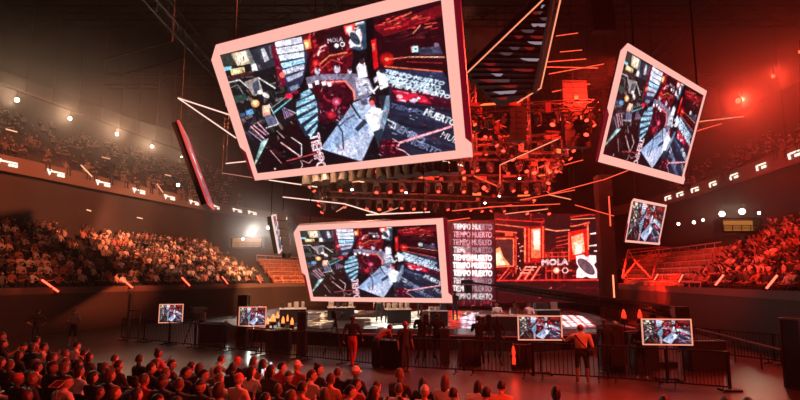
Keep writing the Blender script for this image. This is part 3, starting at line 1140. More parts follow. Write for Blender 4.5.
fl = MB()
fl.box((0, 45, -.1), (90, 110, .2))
floor_m = mat('arena_floor', (.06, .029, .021), .34, noise=.25, nscale=.8)
struct(fl.build('floor', [floor_m]))
ceil_m = mat('ceiling_dark', (.035, .03, .028), .9, noise=.3, nscale=.3)
cl = MB()
cl.box((0, 45, 22.6), (110, 120, .4))
struct(cl.build('ceiling', [ceil_m]))
NR, RD, RH, Z0 = 9, .88, .47, 2.3
wall_m = mat('bowl_wall', (.036, .02, .014), .6, noise=.3, nscale=.6)
step_m = mat('terrace_step', (.045, .036, .034), .85, noise=.3)
LI, MI, RI = (0, 6), (5, 9), (8, 14)
for nm, (a, b) in (('left', LI), ('far', MI), ('right', RI)):
    ribbon_wall('wall_' + nm, 0, 0, 0, 2.66, a, b, wall_m if nm != 'far' else mat('far_wall', (.10, .06, .045), .6, noise=.3, nscale=.6))
    ribbon_wall('trim_' + {'left': '1', 'far': '2', 'right': '3'}[nm], 0, 2.66, .22, 2.66, a, b, mat('ledge_cap', (.09, .06, .05), .5))
    ribbon_wall('trim_' + {'left': '4', 'far': '5', 'right': '6'}[nm], -.03, 2.3, -.03, 2.68, a, b, mat('ledge_band_lit', (.12, .07, .05), .55))  # paler band added so the wall top looks lit by the tubes
    mb = MB()
    rows = NR
    for r in range(rows):
        A, B = path(.22 + r * RD)[a:b], path(.22 + (r + 1) * RD)[a:b]
        z, zn = Z0 + r * RH, Z0 + (r + 1) * RH
        D, E_ = path(.22 + r * RD + .42)[a:b], path(.22 + r * RD + .8)[a:b]
        for k in range(len(A) - 1):
            mb.poly([(*A[k], z), (*A[k + 1], z), (*B[k + 1], z), (*B[k], z)])
            mb.poly([(*B[k], z), (*B[k + 1], z), (*B[k + 1], zn), (*B[k], zn)])
            if nm == 'left' and k < 4 or nm == 'right' and k > 2:      # continuous bench of the crowded blocks
                mb.poly([(*D[k], z), (*D[k + 1], z), (*D[k + 1], z + .43), (*D[k], z + .43)])
                mb.poly([(*D[k], z + .43), (*D[k + 1], z + .43), (*E_[k + 1], z + .43), (*E_[k], z + .43)])
    struct(mb.build('terrace_' + nm, [step_m]))
    # rear wall of the lower bowl, underside and front of the upper tier
    ribbon_wall('wall_rear_' + nm, .22 + rows * RD, Z0 + rows * RH - .3, .22 + rows * RD, 10.4, a, b, mat('suite_wall', (.034, .027, .024), .7, noise=.4, nscale=.4))
    ribbon_wall('soffit_' + nm, .22 + rows * RD, 10.4, 7.6, 10.3, a, b, wall_m)
    ribbon_wall('fascia_' + nm, 7.6, 10.3, 7.6, 11.4, a, b, mat('fascia_grey', (.16, .115, .09), .5))
    mb = MB()
    for r in range(14):
        A, B = path(7.6 + r * .95)[a:b], path(7.6 + (r + 1) * .95)[a:b]
        z, zn = 10.9 + r * .55, 10.9 + (r + 1) * .55
        for k in range(len(A) - 1):
            mb.poly([(*A[k], z), (*A[k + 1], z), (*B[k + 1], z), (*B[k], z)])
            mb.poly([(*B[k], z), (*B[k + 1], z), (*B[k + 1], zn), (*B[k], zn)])
    struct(mb.build('upper_terrace_' + nm, [step_m]))
    ribbon_wall('wall_upper_' + nm, 21, 18, 21, 22.6, a, b, wall_m)

# crowd in the stands -------------------------------------------------
WARM = [(.03, .03, .035), (.05, .035, .03), (.03, .03, .03), (.12, .06, .05), (.35, .14, .08), (.75, .62, .5), (.6, .5, .42), (.1, .09, .09), (.45, .2, .14), (.04, .04, .05), (.8, .75, .7), (.25, .12, .1), (.5, .4, .3), (.05, .05, .05), (.9, .6, .45)]
SKIN = [(.5, .32, .24), (.4, .25, .18), (.3, .18, .12), (.6, .42, .33)]


def zrow(r):
    return Z0 + r * RH


left_people, right_people = [], []
for r in range(NR):
    for x, y, h, t in sample(.22 + r * RD + .58, .56, 0, 6):
        px, py = proj((x, y, zrow(r) + 1))
        if not (-12 < px < 262):
            continue
        # aisle between two blocks and ragged block ends
        ais = 62 + (8 - r) * 6.2
        if abs(px - ais - 6) < 8 and r > 0:
            continue
        if px > 205 and r > 8 - (px - 205) / 8:
            continue
        if random.random() < .10:
            continue
        left_people.append((x, y, zrow(r), h, r, px))
    for x, y, h, t in sample(.22 + r * RD + .58, .56, 8, 14):
        px, py = proj((x, y, zrow(r) + 1))
        if not (690 + r * 9.5 < px < 815):
            continue
        if random.random() < .08:
            continue
        right_people.append((x, y, zrow(r), h, r, px))


def far_person(p, side):
    x, y, z, h, r, px = p
    o = bpy.data.objects.new('person', random.choice((FAR1, FAR2, FAR3)))
    C.objects.link(o)
    o.location = (x, y, z - .02)
    o.rotation_euler = (0, 0, h + random.uniform(-.3, .3))
    s = random.uniform(.93, 1.05)
    o.scale = (s, s, s)
    o.color = (*random.choice(WARM), 1)
    if side == 'left':
        lb, g = 'spectator sitting in the warm-lit left-hand stand above the slanted glowing tubes', 'spectators in the near rows of the left stand'
    else:
        lb, g = 'spectator sitting in the red-lit right-hand stand above the slanted glowing tubes', 'spectators in the near rows of the right stand'
    return tag(o, lb, 'person', g)


near_l = sorted(left_people, key=lambda p: p[1])
near_r = sorted(right_people, key=lambda p: p[1])
NL, NRT = 72, 60
for p in near_l[:NL]:
    far_person(p, 'left')
for p in near_r[:NRT]:
    far_person(p, 'right')
crowd_m = attr_mat('crowd_cloth')


DIMMED = [(.03, .028, .03), (.06, .05, .05), (.02, .02, .02), (.12, .09, .08), (.2, .14, .11)]  # clothes darkened to keep the upper tier crowd in dim light


def pl(p, pal=None):
    return (p[0], p[1], p[2] - .02, p[3] + random.uniform(-.3, .3), random.uniform(.93, 1.05), random.choice(pal or WARM), random.choice(SKIN))


tag(merge_people('crowd', [pl(p) for p in near_l[NL:]], crowd_m), 'dense warm-lit crowd filling the farther part of the left stand', 'crowd', kind='stuff')
tag(merge_people('crowd', [pl(p) for p in near_r[NRT:]], crowd_m), 'dense red-lit crowd filling the farther part of the right stand', 'crowd', kind='stuff')
up = []
for r in range(12):
    for x, y, h, t in sample(7.6 + r * .95 + .4, .6, 0, 6):
        px, py = proj((x, y, 10.9 + r * .55 + 1))
        if -12 < px < 240 and random.random() < .34:
            up.append((x, y, 10.9 + r * .55, h, r, px))
tag(merge_people('crowd', [pl(p, DIMMED) for p in up], crowd_m), 'dim brown crowd in the upper tier under the row of white spotlights', 'crowd', kind='stuff')
up = []
for r in range(10):
    for x, y, h, t in sample(7.6 + r * .95 + .4, .6, 9, 14):
        px, py = proj((x, y, 10.9 + r * .55 + 1))
        if 660 < px < 812 and random.random() < .16:
            up.append((x, y, 10.9 + r * .55, h, r, px))
tag(merge_people('crowd', [pl(p, DIMMED) for p in up], crowd_m), 'faint dark red crowd in the upper tier above the right light ribbon', 'crowd', kind='stuff')

# empty stadium seats at the far ends -----------------------------------
sb = MB()
sb.box((0, .02, .43), (.46, .42, .07))
sb.box((0, -.22, .6), (.5, .06, .34))
sb.box((0, -.05, .2), (.08, .3, .4))
seat_me = sb.mesh('stadium_seat', [mat('red_seat', (.55, .2, .1), .45)])
ns = 0
for r in range(6):
    for side, (i0, i1), (xa, xb) in (('left', (0, 6), (252, 306)), ('right', (8, 14), (622, 704 + r * 6))):
        for x, y, h, t in sample(.22 + r * RD + .4, .62, i0, i1):
            px, py = proj((x, y, zrow(r) + .8))
            if not (xa < px < xb) or ns > 285:
                continue
            if side == 'left' and px < 256 + (6 - r) * 3:
                continue
            o = bpy.data.objects.new('stadium_seat', seat_me)
            C.objects.link(o)
            o.location = (x, y, zrow(r)); o.rotation_euler = (0, 0, h)
            ns += 1
            if side == 'left':
                tag(o, 'empty orange-lit folding seat in the far left rows beside the low screen', 'seat', 'empty seats at the far left')
            else:
                tag(o, 'empty red-lit folding seat in the rows below the small hanging screen', 'seat', 'empty seats at the far right')

# bright row rails in front of the empty seats
rail_m = mat('row_rail', (.75, .42, .34), .35, .3)
for r in range(7):
    for side, (i0, i1), (xa, xb) in (('left', (0, 6), (256 + (6 - r) * 3, 304)), ('right', (8, 14), (626, 704 + r * 3))):
        pr_ = [(x, y) for x, y, h, t in sample(.22 + r * RD + .02, .5, i0, i1) if xa < proj((x, y, zrow(r) + .8))[0] < xb]
        if len(pr_) < 2:
            continue
        mb = MB()
        for (xa_, ya_), (xb_, yb_) in zip(pr_[:-1], pr_[1:]):
            mb.tube((xa_, ya_, zrow(r) + .66), (xb_, yb_, zrow(r) + .66), .045, 5)
        for (xa_, ya_) in pr_[::3]:
            mb.tube((xa_, ya_, zrow(r)), (xa_, ya_, zrow(r) + .66), .025, 5)
        tag(mb.build('row_rail', [rail_m], origin=(*pr_[0], zrow(r))), f'shiny rail before the empty {side} seats, {["lowest", "second", "third", "fourth", "fifth", "sixth", "highest"][r]} row from below', 'rail', f'row rails at the far {side}')

# ribbon logos on the upper tier fascia ----------------------------------
white_led = em('white_led', (255, 236, 214), 1.6)


def on_path(d, i0, i1, px_t, z):
    return min(sample(d, .1, i0, i1), key=lambda s: abs(proj((s[0], s[1], z))[0] - px_t))


def logo(px_t, i0, i1, label, big=1.0, kind=0):
    x, y, h, t = on_path(7.5, i0, i1, px_t, 10.85)
    root = empty('ribbon_logo', (x, y, 10.85), label, 'logo sign', 'lit logos along the upper tier', h + PI)
    s = .62 * big
    a = MB()
    if kind == 0:
        a.prism([(-1.55 * s, .02, .42 * s), (-.75 * s, .02, .42 * s), (-1.05 * s, .02, -.42 * s)], (0, .05, 0))
    else:
        a.prism([(-1.3 * s, .02, .4 * s), (-.9 * s, .02, .4 * s), (-.75 * s, .02, -.42 * s), (-1.15 * s, .02, -.42 * s)], (0, .05, 0))
    a.build('wedge_mark', [white_led], root)
    b = MB()
    b.box((.2 * s, .045, .2 * s if kind == 0 else .34 * s), (2.2 * s, .05, .2 * s))
    b.build('bar_mark', [white_led], root)
    for k in range(3):
        q = MB()
        q.box(((.35 + k * .42) * s, .045, -.16 * s), (.3 * s, .05, .34 * s))
        q.build('letter_block', [white_led], root)
    return root


for i, px in enumerate((8, 57, 104, 140, 170, 195, 217, 238, 253, 284)):
    logo(px, 0, 6, ['leftmost lit logo on the left ribbon', 'second lit logo from the left edge on the left ribbon', 'third lit logo from the left edge on the left ribbon', 'fourth lit logo from the left edge on the left ribbon',
                    'fifth lit logo on the left ribbon, left of the edge-on screen', 'lit ribbon logo just behind the tall edge-on screen', 'lit ribbon logo just right of the tall edge-on screen', 'small lit ribbon logo over the left white floodlights',
                    'small lit ribbon logo left of the black-backed screen', 'last small lit ribbon logo, right of the black-backed screen'][i], .86)
for i, px in enumerate((793, 760, 733, 712, 694, 679, 667)):
    logo(px, 8, 14, ['lit logo at the right edge of the photo on the red ribbon', 'second lit logo from the right edge on the red ribbon', 'third lit logo from the right edge on the red ribbon', 'fourth lit logo from the right edge on the red ribbon',
                     'fifth lit logo from the right edge on the red ribbon', 'small lit ribbon logo up right of the small screen', 'smallest lit ribbon logo, at the small screen corner'][i], .74, 1)

# slanted glowing tubes on the ledges -------------------------------------
tube_l = mat('orange_red_tube', (.02, .02, .02), .5, emit=(1, .062, .03), es=5.5)
tube_r = mat('pinkish_tube', (.02, .02, .02), .5, emit=(1, .085, .05), es=4.6)


def slant_tube(p0, p1, i0, i1, m, label, r=.045):
    z = 2.75
    zz = lambda s: proj((s[0], s[1], z))[0]
    x, y, h, t = on_path(-.4, i0, i1, p1[0], z)
    Y1 = y
    a, b = at(*p0, Y1 + .12), at(*p1, Y1)
    mid = (a + b) / 2
    root = empty('light_tube', b, label, 'light tube', 'slanted glowing tubes along the stand ledges')
    mb = MB()
    mb.tube(a - b, (0, 0, 0), r, 8)
    mb.build('lamp', [m], root)
    e = MB()
    d = (a - b).normalized()
    e.tube(-d * .06, (0, 0, 0), r * 1.3, 8)
    e.tube(a - b, a - b + d * .08, r * 1.5, 8)
    e.build('end_cap', [plastic], root)
    # bracket standing down onto the terrace
    g = MB()
    g.tube((0, 0, 0), (math.sin(h) * .4, -math.cos(h) * .4, -.04), .03, 6)
    g.build('bracket', [black], root)


for i, (p, q) in enumerate((((42, 280), (59, 292)), ((121, 278), (133, 288)), ((182, 277.5), (190, 286)), ((222, 276.5), (228, 284)), ((257, 276), (261, 283)), ((281, 277), (284, 281.5)))):
    slant_tube(p, q, 0, 6, tube_l, ['brightest orange tube on the left ledge, nearest the left edge', 'second glowing tube from the left on the left ledge', 'third glowing tube from the left on the left ledge',
                                    'fourth glowing tube from the left on the left ledge', 'fifth faint tube from the left below the orange seats', 'faintest tube on the left ledge beside the low screen'][i], .05 if i < 3 else .035)
for i, (p, q) in enumerate((((777, 275.5), (766, 289)), ((723.5, 275), (715, 285.5)), ((683, 274.5), (678.5, 282.5)), ((658, 274), (654, 280.5)))):
    slant_tube(p, q, 8, 14, tube_r, ['longest pink-red tube on the right ledge, nearest the right edge', 'second glowing tube from the right on the right ledge', 'third glowing tube from the right on the right ledge', 'faintest tube on the right ledge under the empty seats'][i], .045 if i < 2 else .03)
# thin tubes and little aisle lights on the upper tier and the dark wall
tube_p = em('pale_pink_tube', (255, 190, 150), 1.3)


def bar(p0, p1, Y, m, name, label, cat, group=None, r=.04, Y1=None):
    a, b = at(*p0, Y), at(*p1, Y1 or Y)
    mb = MB()
    mb.tube(a, b, r, 6)
    return tag(mb.build(name, [m], origin=(a + b) / 2), label, cat, group)


bar((81, 165), (92, 176.5), 41.5, tube_p, 'light_tube', 'thin pale slanted tube above the left ribbon in the upper tier', 'light tube', r=.05)
bar((157, 184), (163, 192.5), 50, tube_p, 'light_tube', 'dim thin slanted tube in the upper tier near the edge-on screen', 'light tube', r=.04)
for p0, p1, Y, lb in (((6, 129), (17, 132), 40, 'small aisle light with an orange glow at the left edge'), ((102, 157), (110, 159), 46, 'small aisle light in the upper tier below the second spotlight'),
                      ((165, 174.6), (171, 176), 52, 'small aisle light in the upper tier beside the edge-on screen'), ((84, 209), (91, 211), 43, 'small aisle light on the dark wall over the left crowd'),
                      ((137, 217.4), (142.5, 218.6), 48, 'faint aisle light on the dark wall right of its brighter neighbour')):
    bar(p0, p1, Y, tube_p, 'aisle_light', lb, 'light', 'aisle lights', .05)
# ------------------------------------------------------------------ led walls behind the stage
def led_wall(q, Ys, w, h, paint, label, bg, posts=True):
    P4 = [at(*p, Y) for p, Y in zip(q, Ys)]
    o = P4[0]
    u = P4[1] - P4[0]
    u.z = 0
    v = Vector((0, 0, P4[3].z - P4[0].z))
    qq = [proj(o), proj(o + u), proj(o + u + v), proj(o + v)]
    Rw = Raster(w, h, homog(qq, UNIT), bg)
    paint(Rw)
    base = o + u * .5 + v
    root = empty('led_wall', base, label, 'led wall')
    me = picture_mesh('picture', Rw.cells(1), lambda a, b: o + u * a + v * b - base, attr_mat('led_wall_picture', True, 1.25))
    po = bpy.data.objects.new('picture', me); C.objects.link(po); po.parent = root
    n = Vector((-u.y, u.x, 0)).normalized()
    mb = MB()
    e = u.normalized() * .08
    mb.prism([o - e + n * .04 - base + Vector((0, 0, .08)), o + u + e + n * .04 - base + Vector((0, 0, .08)), o + u + v + e + n * .04 - base, o + v - e + n * .04 - base], n * .5)
    mb.build('housing', [plastic], root)
    for a in (.05, .5, .95):
        g = MB()
        p = o + u * a + v - base + n * .3
        g.box((p.x, p.y, (p.z - base.z + .0) / 2), (.2, .2, base.z))
        g.build('support_post', [black], root)
    return root


def paint_text(Rw):
    clut = [(150, 20, 30), (90, 8, 18), (200, 50, 50), (40, 10, 18), (220, 90, 80)]
    for _ in range(90):
        x, y = random.uniform(449, 494), random.uniform(221, 306)
        if random.random() < .6:
            Rw.line([(x, y), (x, y + random.uniform(3, 14))], random.uniform(.5, 1.4), random.choice(clut), .6)
        else:
            Rw.line([(x, y), (x + random.uniform(2, 7), y + random.uniform(-2, 2))], random.uniform(.5, 1.2), random.choice(clut), .7)
    Rw.poly([(454, 222), (492, 223), (492, 303), (453, 303)], (70, 20, 34), .55)
    for x in (457, 464, 470, 475, 484, 488):
        Rw.line([(x, 224), (x, 304)], random.uniform(1, 3), (200, 70, 70), .35)
    for x, y in ((470, 258), (461, 268), (481, 262), (478, 279), (466, 249)):
        Rw.glow(x, y, 6, (255, 190, 180), .8)
    for k in range(10):
        y = 229.4 + k * 7.72
        br = (.72, .55, .5, .72, 1, 1, 1, .7, .72, .6)[k]
        o, u, v = (453.6 - .3 * (k % 3), y), (38.4, .6), (0, -5.8)
        if br < .6:
            Rw.text('TIEMPO MUERTO', o, u, v, (160, 130, 145), .75)
            Rw.text('TIEMPO MUERTO', o, u, v, (215, 190, 200), .6, outline=.5)
        else:
            c = tuple(int(255 * br) for _ in range(3))
            Rw.text('TIEMPO MUERTO', o, u, v, c)
            Rw.text('TIEMPO MUERTO', o, u, v, c, .9, outline=1.0)
        if k in (0, 3, 7, 8):
            Rw.poly([(478 if k == 0 else 463, y - 7), (494, y - 6.6), (494, y + 1), (482 if k == 0 else 466, y + 1)], (80, 40, 56), .5)


def paint_room(Rw):
    L = Rw.line
    red = (214, 40, 34); hot = (255, 130, 90); dk = (44, 6, 10); mid = (120, 14, 18)
    Rw.poly([(490, 200), (610, 200), (610, 310), (490, 310)], (52, 8, 12))
    for _ in range(190):
        x, y = random.uniform(494, 606), random.uniform(211, 304)
        a = random.choice(((0, 1), (0, 1), (1, -.08), (1, -.08), (.7, -.7)))
        s = random.uniform(3, 14)
        L([(x, y), (x + a[0] * s, y + a[1] * s)], random.uniform(.5, 1.6), random.choice((red, mid, dk, mid, (170, 24, 24), (240, 80, 50))), .75)
    # ceiling bands
    L([(494, 224), (530, 228), (575, 226), (606, 218)], 1.2, hot, .8); L([(494, 219), (540, 222), (606, 212)], 1.0, red)
    L([(494, 231), (522, 233)], 1.4, (240, 90, 70))
    # left framed doorway with fire glow
    Rw.poly([(493.5, 236), (516, 236), (516, 274), (493.5, 270)], (110, 14, 16))
    Rw.poly([(496, 239.5), (512.6, 239.5), (512.6, 264), (496, 266)], (74, 32, 32))
    Rw.poly([(496, 249), (500, 247), (503, 256), (510, 265), (496, 266)], (255, 150, 100)); Rw.poly([(496, 252), (500, 251), (503, 260), (506, 265), (496, 265.5)], (255, 214, 180))
    L([(495, 238.6), (513.6, 238.6), (513.6, 266), (495, 267)], 1.3, (255, 120, 80))
    L([(516, 236), (516, 274)], 1.1, (226, 60, 40)); Rw.poly([(505, 232), (513, 232), (513, 236), (505, 236)], (220, 80, 50))
    # black pillar with sparkles
    Rw.poly([(517, 231), (523, 231), (523, 275), (517, 275)], (34, 6, 10))
    for _ in range(14):
        Rw.ell(random.uniform(517, 523), random.uniform(233, 272), .7, .7, (255, 150, 130))
    # tall bright window
    Rw.poly([(524, 226), (545, 226), (545, 262), (524, 264)], (150, 16, 16))
    L([(525, 228), (525, 262)], 1.4, hot); L([(529, 228), (529, 262)], 1.1, (255, 110, 70)); L([(543, 226), (543, 262)], 1.4, (255, 100, 70))
    Rw.poly([(531, 229), (540.6, 228), (540.6, 258), (531, 258)], (255, 110, 70)); Rw.poly([(532.4, 230), (540, 229), (540, 250), (534, 250)], (255, 200, 175)); Rw.poly([(533.6, 231), (539, 231), (539, 243), (534.6, 246)], (255, 246, 235))
    # dark box upper middle
    Rw.poly([(544, 216), (570, 216), (570, 246), (546, 248)], (44, 12, 14)); L([(545, 229), (556, 231), (570, 230)], 1.3, (250, 130, 100))
    for y in (238, 242, 246):
        L([(556, y), (570, y - 3)], .9, (200, 50, 40))
    for x in (546, 552, 558, 564):
        L([(x, 252), (x, 279)], .9, (225, 56, 40)); L([(x + 2, 250), (x + 2, 279)], .6, (150, 20, 20))
    for y in (253, 257, 271):
        L([(545, y), (572, y - 1)], .9, (225, 56, 40))
    # sign lettering with two round marks
    Rw.poly([(541, 258), (569, 258), (569, 266), (541, 266)], (60, 20, 26), .8)
    Rw.text('MOLA', (542, 265.2), (26, -.8), (0, -5.6), (235, 205, 205), 1, outline=1.0)
    Rw.text('MOLA', (542, 265.2), (26, -.8), (0, -5.6), (150, 100, 110), .6)
    Rw.ell(556.4, 270.6, 3.1, 3, (255, 170, 140)); Rw.ell(557, 270.4, 1.8, 1.8, (255, 235, 220)); Rw.ell(565.2, 270.4, 3.2, 3.1, (240, 190, 190)); Rw.ell(565.2, 270.4, 2.1, 2.1, (40, 8, 14))
    # right bright doorway
    Rw.poly([(568, 232), (588, 228), (589, 258), (570, 260)], (190, 26, 20)); L([(569, 232), (569, 262)], 1.6, (255, 90, 60)); L([(587.6, 224), (588.4, 250)], 1.6, (255, 120, 80)); L([(584, 226), (591, 222), (591, 256)], 1.2, (230, 50, 36))
    Rw.poly([(571, 236.6), (583, 233), (585, 252), (573, 255)], (255, 160, 125)); Rw.poly([(574, 243), (581, 240), (582, 253), (575, 255)], (255, 214, 190)); Rw.ell(578.6, 249, 3, 4, (255, 250, 240))
    # right dark field with pale bars
    Rw.poly([(590, 216), (607, 214), (607, 280), (596, 280), (590, 256)], (34, 12, 18))
    for p in (((590, 234), (603, 231.4)), ((589, 246), (604, 243.6)), ((594, 251), (604, 250.2))):
        Rw.poly([p[0], (p[1][0], p[1][1] - 1.2), (p[1][0], p[1][1] + 2), (p[0][0], p[0][1] + .6)], (255, 196, 190)); L(p, 1.0, (255, 245, 242))
    # white x with a tilted dark oval
    Rw.poly([(576, 256), (583, 254.6), (587, 257), (590, 255), (596, 255.4), (596.4, 262), (594, 264.6), (597, 270), (597, 278), (590, 278), (586, 276.4), (583, 277.8), (576.4, 277.8), (576.6, 271), (578.6, 267), (576.4, 263)], (250, 228, 232))
    Rw.ell(586.2, 266.6, 5.0, 11, (70, 40, 50), -.82); Rw.ell(586.2, 266.6, 4, 9.6, (98, 74, 84), -.82)
    # floor of the pictured room
    L([(494, 280.6), (606, 279.6)], 1.4, (230, 46, 40)); Rw.poly([(494, 282), (606, 281), (606, 306), (494, 306)], (50, 10, 14))
    for x0 in (516, 523, 530):
        Rw.poly([(x0, 280), (x0 + 9, 266), (x0 + 11.6, 266), (x0 + 3, 280)], (230, 60, 46)); L([(x0 + 1.4, 280), (x0 + 10.4, 266)], .7, (255, 170, 150))
    for y in (267, 270, 273):
        L([(526 - (y - 267), y), (537 - (y - 267), y)], 1.2, (255, 150, 130))
    L([(499, 280), (509, 268)], 1.2, (240, 80, 60)); L([(503, 280), (512, 270)], 1, (200, 40, 40))
    for k in range(12):
        x = random.uniform(496, 600)
        L([(x, random.uniform(284, 302)), (x + random.uniform(10, 26), random.uniform(283, 302))], random.uniform(.6, 1.6), random.choice((red, (255, 120, 90), mid, mid)), .8)


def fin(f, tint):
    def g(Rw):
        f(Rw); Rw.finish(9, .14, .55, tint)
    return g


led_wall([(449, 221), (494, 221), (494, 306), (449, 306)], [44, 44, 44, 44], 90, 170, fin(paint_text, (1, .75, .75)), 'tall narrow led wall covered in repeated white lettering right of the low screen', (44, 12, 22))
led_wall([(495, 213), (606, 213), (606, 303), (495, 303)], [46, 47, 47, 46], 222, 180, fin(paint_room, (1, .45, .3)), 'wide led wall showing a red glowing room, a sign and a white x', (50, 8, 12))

# ------------------------------------------------------------------ stage deck
DZ = .7
deck_out = [(-10.5, 33), (-8.5, 28.6), (-3, 26.0), (6, 24.2), (12.2, 27.5), (13.5, 40), (13.5, 49.5), (-10.5, 49.5)]
deck_m = mat('stage_black_gloss', (.03, .02, .02), .22, noise=.3)
st = MB()
st.prism([(*p, DZ - .012) for p in deck_out], (0, 0, -(DZ - .012)))
stage = empty('stage', (0, 38, 0), 'raised glossy black stage deck with glowing floor lines', 'stage')
for v_ in range(len(st.v)):
    st.v[v_] = (st.v[v_][0], st.v[v_][1] - 38, st.v[v_][2])
st.build('deck', [deck_m], stage)
DQ = [(-8.2, 43), (12, 43), (12, 27.8), (-8.2, 27.8)]
Rd = Raster(200, 150, homog([proj((x, y, DZ)) for x, y in DQ], UNIT), (22, 12, 12))


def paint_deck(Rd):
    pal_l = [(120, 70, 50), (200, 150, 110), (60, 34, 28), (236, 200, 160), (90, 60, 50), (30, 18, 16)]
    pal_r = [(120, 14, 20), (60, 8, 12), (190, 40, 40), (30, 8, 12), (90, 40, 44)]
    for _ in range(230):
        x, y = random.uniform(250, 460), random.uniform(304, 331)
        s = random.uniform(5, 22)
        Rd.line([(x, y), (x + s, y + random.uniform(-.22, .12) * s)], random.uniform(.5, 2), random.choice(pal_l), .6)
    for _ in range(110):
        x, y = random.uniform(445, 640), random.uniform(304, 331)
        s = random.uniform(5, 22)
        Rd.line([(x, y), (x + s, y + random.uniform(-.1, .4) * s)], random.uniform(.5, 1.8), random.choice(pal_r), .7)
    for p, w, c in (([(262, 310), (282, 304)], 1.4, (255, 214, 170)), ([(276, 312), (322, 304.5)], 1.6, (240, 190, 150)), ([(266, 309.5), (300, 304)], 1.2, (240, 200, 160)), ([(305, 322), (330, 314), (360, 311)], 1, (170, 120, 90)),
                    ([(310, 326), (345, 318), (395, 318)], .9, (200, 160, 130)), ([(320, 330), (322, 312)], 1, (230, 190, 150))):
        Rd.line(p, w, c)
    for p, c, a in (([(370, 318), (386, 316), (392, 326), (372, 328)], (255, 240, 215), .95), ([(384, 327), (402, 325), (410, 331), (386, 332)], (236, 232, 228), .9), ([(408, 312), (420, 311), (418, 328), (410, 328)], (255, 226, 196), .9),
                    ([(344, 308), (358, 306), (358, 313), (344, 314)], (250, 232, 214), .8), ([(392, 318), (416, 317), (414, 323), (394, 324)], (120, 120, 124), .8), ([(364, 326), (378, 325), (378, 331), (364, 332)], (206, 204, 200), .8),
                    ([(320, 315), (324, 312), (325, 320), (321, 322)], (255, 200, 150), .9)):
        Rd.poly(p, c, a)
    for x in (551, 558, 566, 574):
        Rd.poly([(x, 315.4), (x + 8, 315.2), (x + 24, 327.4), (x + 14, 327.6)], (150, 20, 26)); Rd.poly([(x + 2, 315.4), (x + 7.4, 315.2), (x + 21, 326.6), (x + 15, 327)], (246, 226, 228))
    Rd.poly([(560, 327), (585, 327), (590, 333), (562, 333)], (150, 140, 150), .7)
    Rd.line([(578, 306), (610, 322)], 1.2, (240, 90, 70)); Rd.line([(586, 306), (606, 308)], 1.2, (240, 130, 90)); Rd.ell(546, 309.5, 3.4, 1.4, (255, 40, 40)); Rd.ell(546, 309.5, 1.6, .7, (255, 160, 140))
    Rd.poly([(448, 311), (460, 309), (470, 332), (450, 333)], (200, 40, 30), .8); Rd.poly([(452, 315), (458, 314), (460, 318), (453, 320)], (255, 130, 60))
    Rd.poly([(460, 318), (476, 312), (478, 334), (462, 334)], (196, 190, 220), .8)  # reflection of the lettered wall, painted into the floor picture
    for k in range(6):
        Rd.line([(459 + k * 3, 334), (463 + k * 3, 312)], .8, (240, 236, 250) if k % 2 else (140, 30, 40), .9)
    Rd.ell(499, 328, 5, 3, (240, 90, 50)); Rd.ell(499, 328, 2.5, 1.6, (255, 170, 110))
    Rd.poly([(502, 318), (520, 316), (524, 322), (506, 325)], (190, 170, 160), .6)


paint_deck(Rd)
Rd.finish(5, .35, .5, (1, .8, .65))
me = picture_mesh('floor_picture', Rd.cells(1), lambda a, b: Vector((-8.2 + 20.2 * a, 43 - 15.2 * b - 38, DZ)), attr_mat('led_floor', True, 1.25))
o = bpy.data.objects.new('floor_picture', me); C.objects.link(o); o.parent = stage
# front step light of the deck
mb = MB()
for a, b in zip(deck_out[1:4], deck_out[2:5]):
    mb.tube((a[0], a[1] - 38.03, DZ - .06), (b[0], b[1] - 38.03, DZ - .06), .025, 5)
mb.build('edge_light', [em('dim_red_edge', (150, 40, 34), .8)], stage)

# judges' table with white-lit top, people and gear on the stage ------------------
white_top = mat('white_table_top', (.75, .68, .62), .35)


def stage_table(c, w, d, h, z, rz, label, top=white_top, front=black):
    r = empty('table', (*c, z), label, 'table', None, rz)
    mb = MB(); mb.box((0, 0, h - .03), (w, d, .06)); mb.build('table_top', [top], r)
    mb = MB(); mb.box((0, -d / 2 + .05, (h - .06) / 2), (w * .96, .04, h - .06)); mb.build('front_panel', [front], r)
    for sx in (-1, 1):
        for sy in (-1, 1):
            mb = MB(); mb.box((sx * (w / 2 - .06), sy * (d / 2 - .06) + .03, (h - .06) / 2), (.06, .06, h - .06)); mb.build('leg', [black], r)
    return r


def seat_on(z, px, Y, rz, pose_k, hair, sc, hc, label):
    p = at(px, 310, Y)
    stool = empty('stool', (p.x, p.y, z), 'black stool under the ' + label.split(' with ')[0].split(' in ')[0].replace('performer', 'performer on stage'), 'stool', None, rz)
    mb = MB(); mb.lathe([(0, .40), (.19, .40), (.2, .43), (.18, .46), (0, .46)], 14); mb.build('seat', [cloth_dark], stool)
    for k in range(4):
        t = PI / 4 + k * PI / 2
        mb = MB(); mb.tube((.13 * math.cos(t), .13 * math.sin(t), .40), (.2 * math.cos(t), .2 * math.sin(t), 0), .015, 6); mb.build('leg', [black], stool)
    return seated_person((p.x, p.y, z), rz, pose_k, hair, sc, hc, label)


